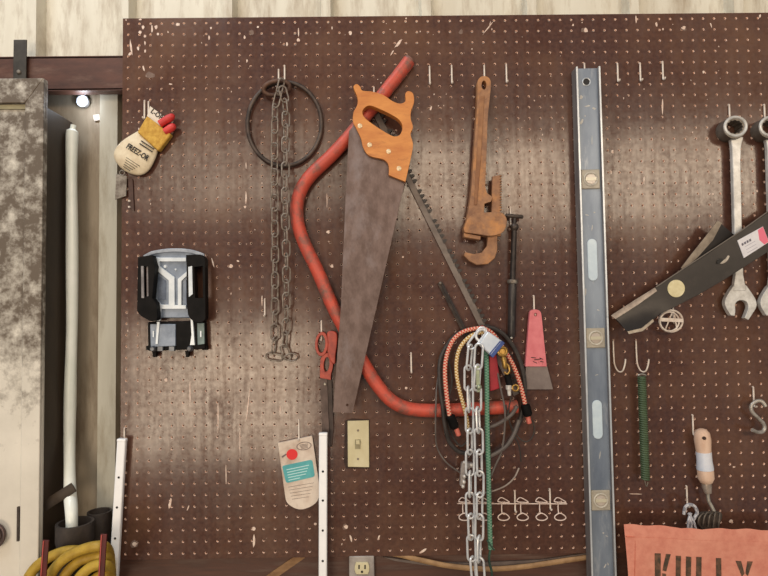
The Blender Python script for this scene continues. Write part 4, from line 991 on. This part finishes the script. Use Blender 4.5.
cord('bungee_cord', [(489, 331, -.032), (481, 328, -.034), (465, 331, -.034), (454, 339, -.033), (447.5, 353, -.033), (445, 369, -.042), (446, 389, -.049), (449, 412, -.050), (451, 422, -.048)], .0046, RW,
     'red and white elastic cord curving along the left side of the bundle', 'elastic cord', 'striped elastic cords', [((450, 415, -.050), (455, 428, -.046), 'clip'), ((456, 428, -.046), (459, 436, -.045), 'tip')])
cord('bungee_cord', [(489, 334.5, -.040), (481, 332.5, -.043), (470, 336.5, -.045), (461, 346, -.043), (457, 358, -.042), (456.5, 373, -.042), (459.5, 390, -.042), (463.5, 405, -.042), (467, 420, -.041), (468, 432, -.040)], .0042, YW,
     'yellow and white elastic cord between the red cord and the silver chain', 'elastic cord', 'striped elastic cords')
cord('bungee_cord', [(481, 327, -.028), (492, 333, -.030), (501, 345, -.031), (508, 356, -.032), (514, 367, -.033), (519.5, 382, -.034), (523.5, 397, -.035), (526, 409, -.036)], .0046, RW,
     'red and white elastic cord on the right side of the bundle by the scraper', 'elastic cord', 'striped elastic cords', [((525, 404, -.037), (528, 416, -.037), 'clip'), ((527.5, 415, -.037), (529.5, 424, -.037), 'tip')])
cord('green_cord', [(485.5, 341, -.037), (485.8, 346, -.037), (486.3, 355, -.040), (486.8, 372, -.042), (487, 400, -.043), (487.3, 430, -.043), (488.3, 465, -.043), (489, 500, -.043), (490, 535, -.043), (490.5, 549, -.043)], .0052, GW,
     'green speckled cord hanging straight down beside the silver chain', 'cord')
b = B(); tube(b, path([(490.5, 549, -.043), (489, 560, -.043), (492, 575, -.043), (490, 612, -.043)], 4), .0026, 8); tube(b, path([(487, 540, -.047), (491, 546, -.049), (494, 550, -.046)], 4), .002, 6)
g_ = [o for o in bpy.data.objects if o.name == 'green_cord'][0]; part('frayed_end', b, M('green_black', (52, 86, 70), (36, 52, 46), 60, .8), g_)
def wire(name, pts, r, mat, lab, cat='cord', group=None, flat=1.0):
    b = B(); tube(b, path(pts, 6), r, 8, False, flat); return solo(name, b, mat, lab, cat, group)
GREYR = M('grey_rubber', (104, 96, 92), (84, 76, 73), 40, .55)
wire('rubber_strap', [(482, 328, -.020), (470, 329, -.022), (456, 335, -.022), (446, 347, -.022), (440, 362, -.026), (440, 385, -.036), (442.5, 405, -.040), (445, 425, -.036), (449, 441, -.028), (457, 450.5, -.026), (467, 453, -.026), (476, 450, -.024)], .0048, RUBBER, 'thick black rubber cord looping down the left side of the bundle', 'cord', 'dark loops in the bundle')
wire('rubber_strap', [(480, 327, -.016), (492, 328, -.016), (504, 335, -.016), (514, 348, -.016), (521, 364, -.017), (524.5, 382, -.018), (524, 400, -.02), (520, 420, -.024), (512, 438, -.026), (505, 447, -.028), (492, 455, -.028), (484, 457, -.026)], .005, RUBBER, 'thick black rubber cord looping round the right side of the bundle', 'cord', 'dark loops in the bundle')
wire('grey_tubing', [(517, 406, -.040), (512, 414, -.036), (503, 421, -.036), (493, 426, -.036), (484, 428, -.034)], .0042, GREYR, 'short grey tubing arc just under the end of the red saw frame', 'tubing', 'dark loops in the bundle')
wire('grey_tubing', [(519, 420, -.026), (514, 434, -.030), (507, 445, -.034), (498, 452, -.036), (488, 457, -.036)], .0044, GREYR, 'lower grey tubing arc right of the green cord', 'tubing', 'dark loops in the bundle')
wire('thin_cable', [(481, 328, -.012), (462, 333, -.012), (447, 346, -.012), (441, 360, -.014), (437, 385, -.026), (436, 402, -.038), (435.5, 426, -.032), (437, 447, -.014), (446, 462, -.014), (459, 472, -.016), (468, 479, -.018)], .0018, GREYR, 'thin grey cable forming the widest loop at the left of the bundle', 'cable', 'thin cables in the bundle')
wire('thin_cable', [(492, 352, -.03), (497, 370, -.03), (501, 390, -.040), (505, 411, -.042), (504, 436, -.038), (501, 453, -.034), (496, 464, -.034), (491, 476, -.034)], .0022, GREYR, 'thin grey cable dropping through the middle right of the bundle', 'cable', 'thin cables in the bundle')
wire('thin_cable', [(506, 405, -.037), (509, 420, -.034), (515, 433, -.024), (523, 441, -.024), (530, 440, -.024), (534, 432, -.024), (533, 422, -.024), (527, 416, -.024)], .0015, RUBBER, 'thin black cable making a small round loop at the lower right of the bundle', 'cable', 'thin cables in the bundle')
wire('pale_wire', [(484, 493, -.034), (493, 491, -.03), (505, 486, -.026), (514, 478, -.022), (519, 468, -.020)], .0018, M('pale_grey_wire', (160, 148, 140), (130, 118, 110), 40, .5), 'pale wire end curving up right of the green cord above the ring rack', 'wire')
wire('thin_cable', [(511, 396, -.037), (508.5, 415, -.036), (512, 430, -.028), (519, 446, -.026), (521, 462, -.022)], .0015, RUBBER, 'short thin black cable tail under the red saw frame end', 'cable', 'thin cables in the bundle')
wire('thin_cable', [(446, 352, -.018), (452, 380, -.030), (446.5, 407, -.0365), (450, 430, -.026), (460, 446, -.026), (468, 440, -.026)], .0022, RUBBER, 'thin black cable inside the left loop under the red and white cord', 'cable', 'thin cables in the bundle')

SILVER = M('bright_zinc', (228, 230, 232), (200, 202, 206), 40, .32, .3)
pts = [W(x, y, Y) for x, y, Y in ((485, 333, -.055), (480, 334, -.055), (474, 342, -.055), (470, 352, -.055), (468.5, 368, -.055), (468.5, 395, -.055), (469.5, 420, -.056), (470, 460, -.056), (470, 500, -.056), (471.5, 550, -.056), (474, 580, -.056), (475, 600, -.056))]
sch = chain('bright zinc chain of long links, left strand below the padlock', 'chain', pts, .0448, .0545, .0170, .0025, SILVER, .25, -1.0, 'silver chain strands')
pts = [W(x, y, -.067) for x, y in ((480, 346), (478.5, 356), (477, 380), (477, 400), (478.5, 430), (479.5, 470), (479.5, 510), (479, 550), (481, 580), (481, 600))]
chain('bright zinc chain of long links, right strand beside the green cord', 'chain', pts, .0448, .0545, .0170, .0025, SILVER, .35, -.9, 'silver chain strands')
t = thing('padlock', 'silver padlock with blue bottom edge hanging at the top of the bundle', 'padlock', W(491, 343, -.05))
b = B(); prism(b, [(488, 331), (503, 341.5), (491.5, 356), (478.5, 344.5)], -.066, -.044); part('lock_body', b, M('padlock_silver', (222, 230, 240), (200, 210, 224), 20, .35, .2), t, bev=.003)
b = B(); prism(b, [(502, 340.8), (505, 343), (493, 358), (490.4, 355.4)], -.068, -.042); part('bumper', b, M('blue_bumper', (62, 86, 150), (50, 72, 130), 30, .4), t, 'blue plastic bumper', bev=.001)
b = B(); prism(b, [(500, 340.6), (501, 341.4), (490.2, 354.5), (489.2, 353.6)], -.0665, -.0655); part('blue_line', b, M('blue_bumper', (62, 86, 150)), t)
b = B(); tube(b, path([(487, 333, -.055), (483, 329.5, -.055), (478.5, 331, -.055), (476, 335, -.055), (477, 339, -.055), (481, 342, -.055)], 5), .0032, 10); part('shackle', b, SILVER, t)
t = thing('snap_hook', 'brass snap hook with ring below the right corner of the padlock', 'snap hook', W(503, 352, -.05))
b = B(); tube(b, [W(502.5+4.2*math.cos(k*PI/10), 351.5+4*math.sin(k*PI/10), -.058) for k in range(20)], .0032, 8, True); lathe(b, W(502.5, 351.5, -.050), W(502.5, 351.5, -.058), [(0, .009), (1, .006)], 14); part('ring', b, BRASS, t)
b = B(); lathe(b, W(503, 355.5, -.055), W(505.5, 369, -.055), [(0, .003), (.15, .0065), (.6, .005), (.8, .006), (1, .003)], 12); part('swivel', b, BRASS, t)
b = B(); tube(b, path([(505, 363, -.056), (508.5, 366, -.056), (509.5, 371, -.056), (507, 374, -.056), (504, 372, -.056)], 4), .0022, 8); part('gate', b, BRASS, t)
t = thing('cord_end', 'black cord end with white ferrule hanging below the brass snap hook', 'cord end', W(509, 385, -.045))
b = B(); lathe(b, W(507, 374, -.048), W(510, 386, -.048), [(0, .004), (.1, .0075), (.9, .0075), (1, .005)], 12); part('sleeve', b, BLACK, t)
b = B(); lathe(b, W(508.5, 385, -.050), W(509.5, 395.5, -.050), [(0, .0065), (.4, .0065), (.45, .0045), (1, .0035)], 12); part('ferrule', b, M('white_ferrule', (220, 216, 210), (170, 164, 158), 60, .4), t, 'white ferrule')
b = B(); tube(b, [W(515.5+3*math.cos(k*PI/8), 388+3*math.sin(k*PI/8), -.048) for k in range(16)], .0022, 8, True)
solo('brass_eyelet', b, BRASS, 'small brass eyelet ring right of the white ferrule', 'ring')
b = B(); prism(b, [(489, 355), (496.5, 354), (501, 388), (490, 391.5)], -.033, -.024)
solo('red_scraper_grip', b, M('crimson_plastic', (176, 40, 54), (150, 30, 44), 20, .45), 'flat crimson plastic grip showing through the bundle below the padlock', 'grip', bev=.0015)
t = thing('cable_clamp', 'pale metal cable clamp with screws at the left of the silver chain', 'clamp', W(465, 475, -.03))
b = B(); prism(b, [(462, 463), (473, 463.5), (473, 468), (466, 469), (465, 487), (460, 486), (461, 470)], -.040, -.026); part('clamp_body', b, M('pale_zinc', (176, 168, 164), (140, 130, 126), 60, .4, .4), t, bev=.001)
b = B()
for x, y in ((464.5, 462.5), (471.5, 465), (464.5, 476.5), (464, 482), (463, 486.5)): ball(b, W(x, y, -.042), .0042, 10)
part_split('screw', b, M('white_zinc', (226, 220, 214), (190, 184, 178), 60, .35, .3), t, 'pale screw heads')
b = B(); bar(b, W(477, 366, -.066), W(478.5, 392, -.066), .0038, .002); ball(b, W(479, 387, -.069), .006, 10)
solo('chain_clip', b, M('pale_green_zinc', (190, 200, 168), (150, 160, 140), 50, .35, .5), 'pale greenish clip on the right strand of the silver chain', 'clip')

# ------------------------------------------------------------------ wire ring rack
t = thing('ring_rack', 'white wire rack of double rings hanging low on the pegboard', 'rack', W(515, 504, 0))
PINKW = M('pinkish_white_wire', (236, 218, 208), (214, 192, 182), 50, .5, 0)
b = B(); tube(b, [W(458.5, 503.6, -.0055), W(567, 503.8, -.0055)], .0013, 8); [tube(b, [W(hx, 503.7, -.0055), W(hx, 503.7, -.0001)], .0012, 6) for hx in (472, 531)]; part('bar', b, PINKW, t)
rp = None
for i, x in enumerate((464.5, 484, 503.5, 522.5, 541.5, 560)):
    if rp is None:
        b = B()
        tube(b, path([(x-5.5, 517, -.012), (x-3.4, 514.6, -.012), (x, 513.2, -.012), (x+3.5, 514.8, -.013), (x+5.8, 517.6, -.014), (x+3.5, 519.8, -.016), (x, 520.4, -.016), (x-4, 519.6, -.014)], 4, True), .0012, 7, True)
        tube(b, path([(x-1.5, 513, -.012), (x-1.8, 508, -.010), (x-2, 503, -.010), (x-5.5, 501.5, -.012)], 4), .0012, 7)
        tube(b, path([(x-5.8, 501.5, -.012), (x-2.5, 497.5, -.010), (x+3, 500, -.012), (x+6, 502.5, -.014), (x, 502.2, -.014)], 3, True), .0011, 7, True)
        rp = part('double_ring', b, PINKW, t); x00 = x
    else:
        c = rp.copy(); COL.objects.link(c); c.location = W(x, 512, -.012)-W(x00, 512, -.012)

# ------------------------------------------------------------------ light
def area(name, loc, tgt, sx, sy, power, col):
    l = bpy.data.lights.new(name, 'AREA'); l.shape = 'RECTANGLE'; l.size = sx; l.size_y = sy; l.energy = power; l.color = col
    o = bpy.data.objects.new(name, l); COL.objects.link(o); o.location = loc
    o.rotation_euler = (Vector(tgt)-Vector(loc)).to_track_quat('-Z', 'Y').to_euler()
    return o
area('overhead_fill', (-.7, -1.25, 3.8), (.5, 0, 1.5), 1.6, 1.2, 36, (.93, .975, 1))  # added soft fill from above left, no roof opening known there
area('high_window', (2.7, -4.0, 2.74), (2.7, 0, 2.74), 4.0, .75, 86, (1, .80, .58))
area('high_window_left', (-.7, -4.0, 2.85), (-.7, 0, 2.85), 2.0, .7, 19, (1, .80, .58))
area('open_door', (-.88, -4.0, .84), (-.88, 0, .84), 1.7, 1.2, 56, (1, .80, .58))
pl_ = bpy.data.lights.new('bright_spot_glow', 'POINT'); pl_.energy = .16; pl_.color = (.85, .92, 1); pl_.shadow_soft_size = .01  # added point light for the glow on the siding around the spot
po = bpy.data.objects.new('bright_spot_glow', pl_); COL.objects.link(po); po.location = W(83, 104, .045)
w = bpy.data.worlds.new('world'); sc.world = w; w.use_nodes = True
w.node_tree.nodes['Background'].inputs[0].default_value = (.94, .97, 1, 1); w.node_tree.nodes['Background'].inputs[1].default_value = .24
sc.view_settings.view_transform = 'Standard'; sc.view_settings.look = 'None'; sc.view_settings.gamma = 1; sc.view_settings.exposure = 0
sc.view_settings.use_curve_mapping = False
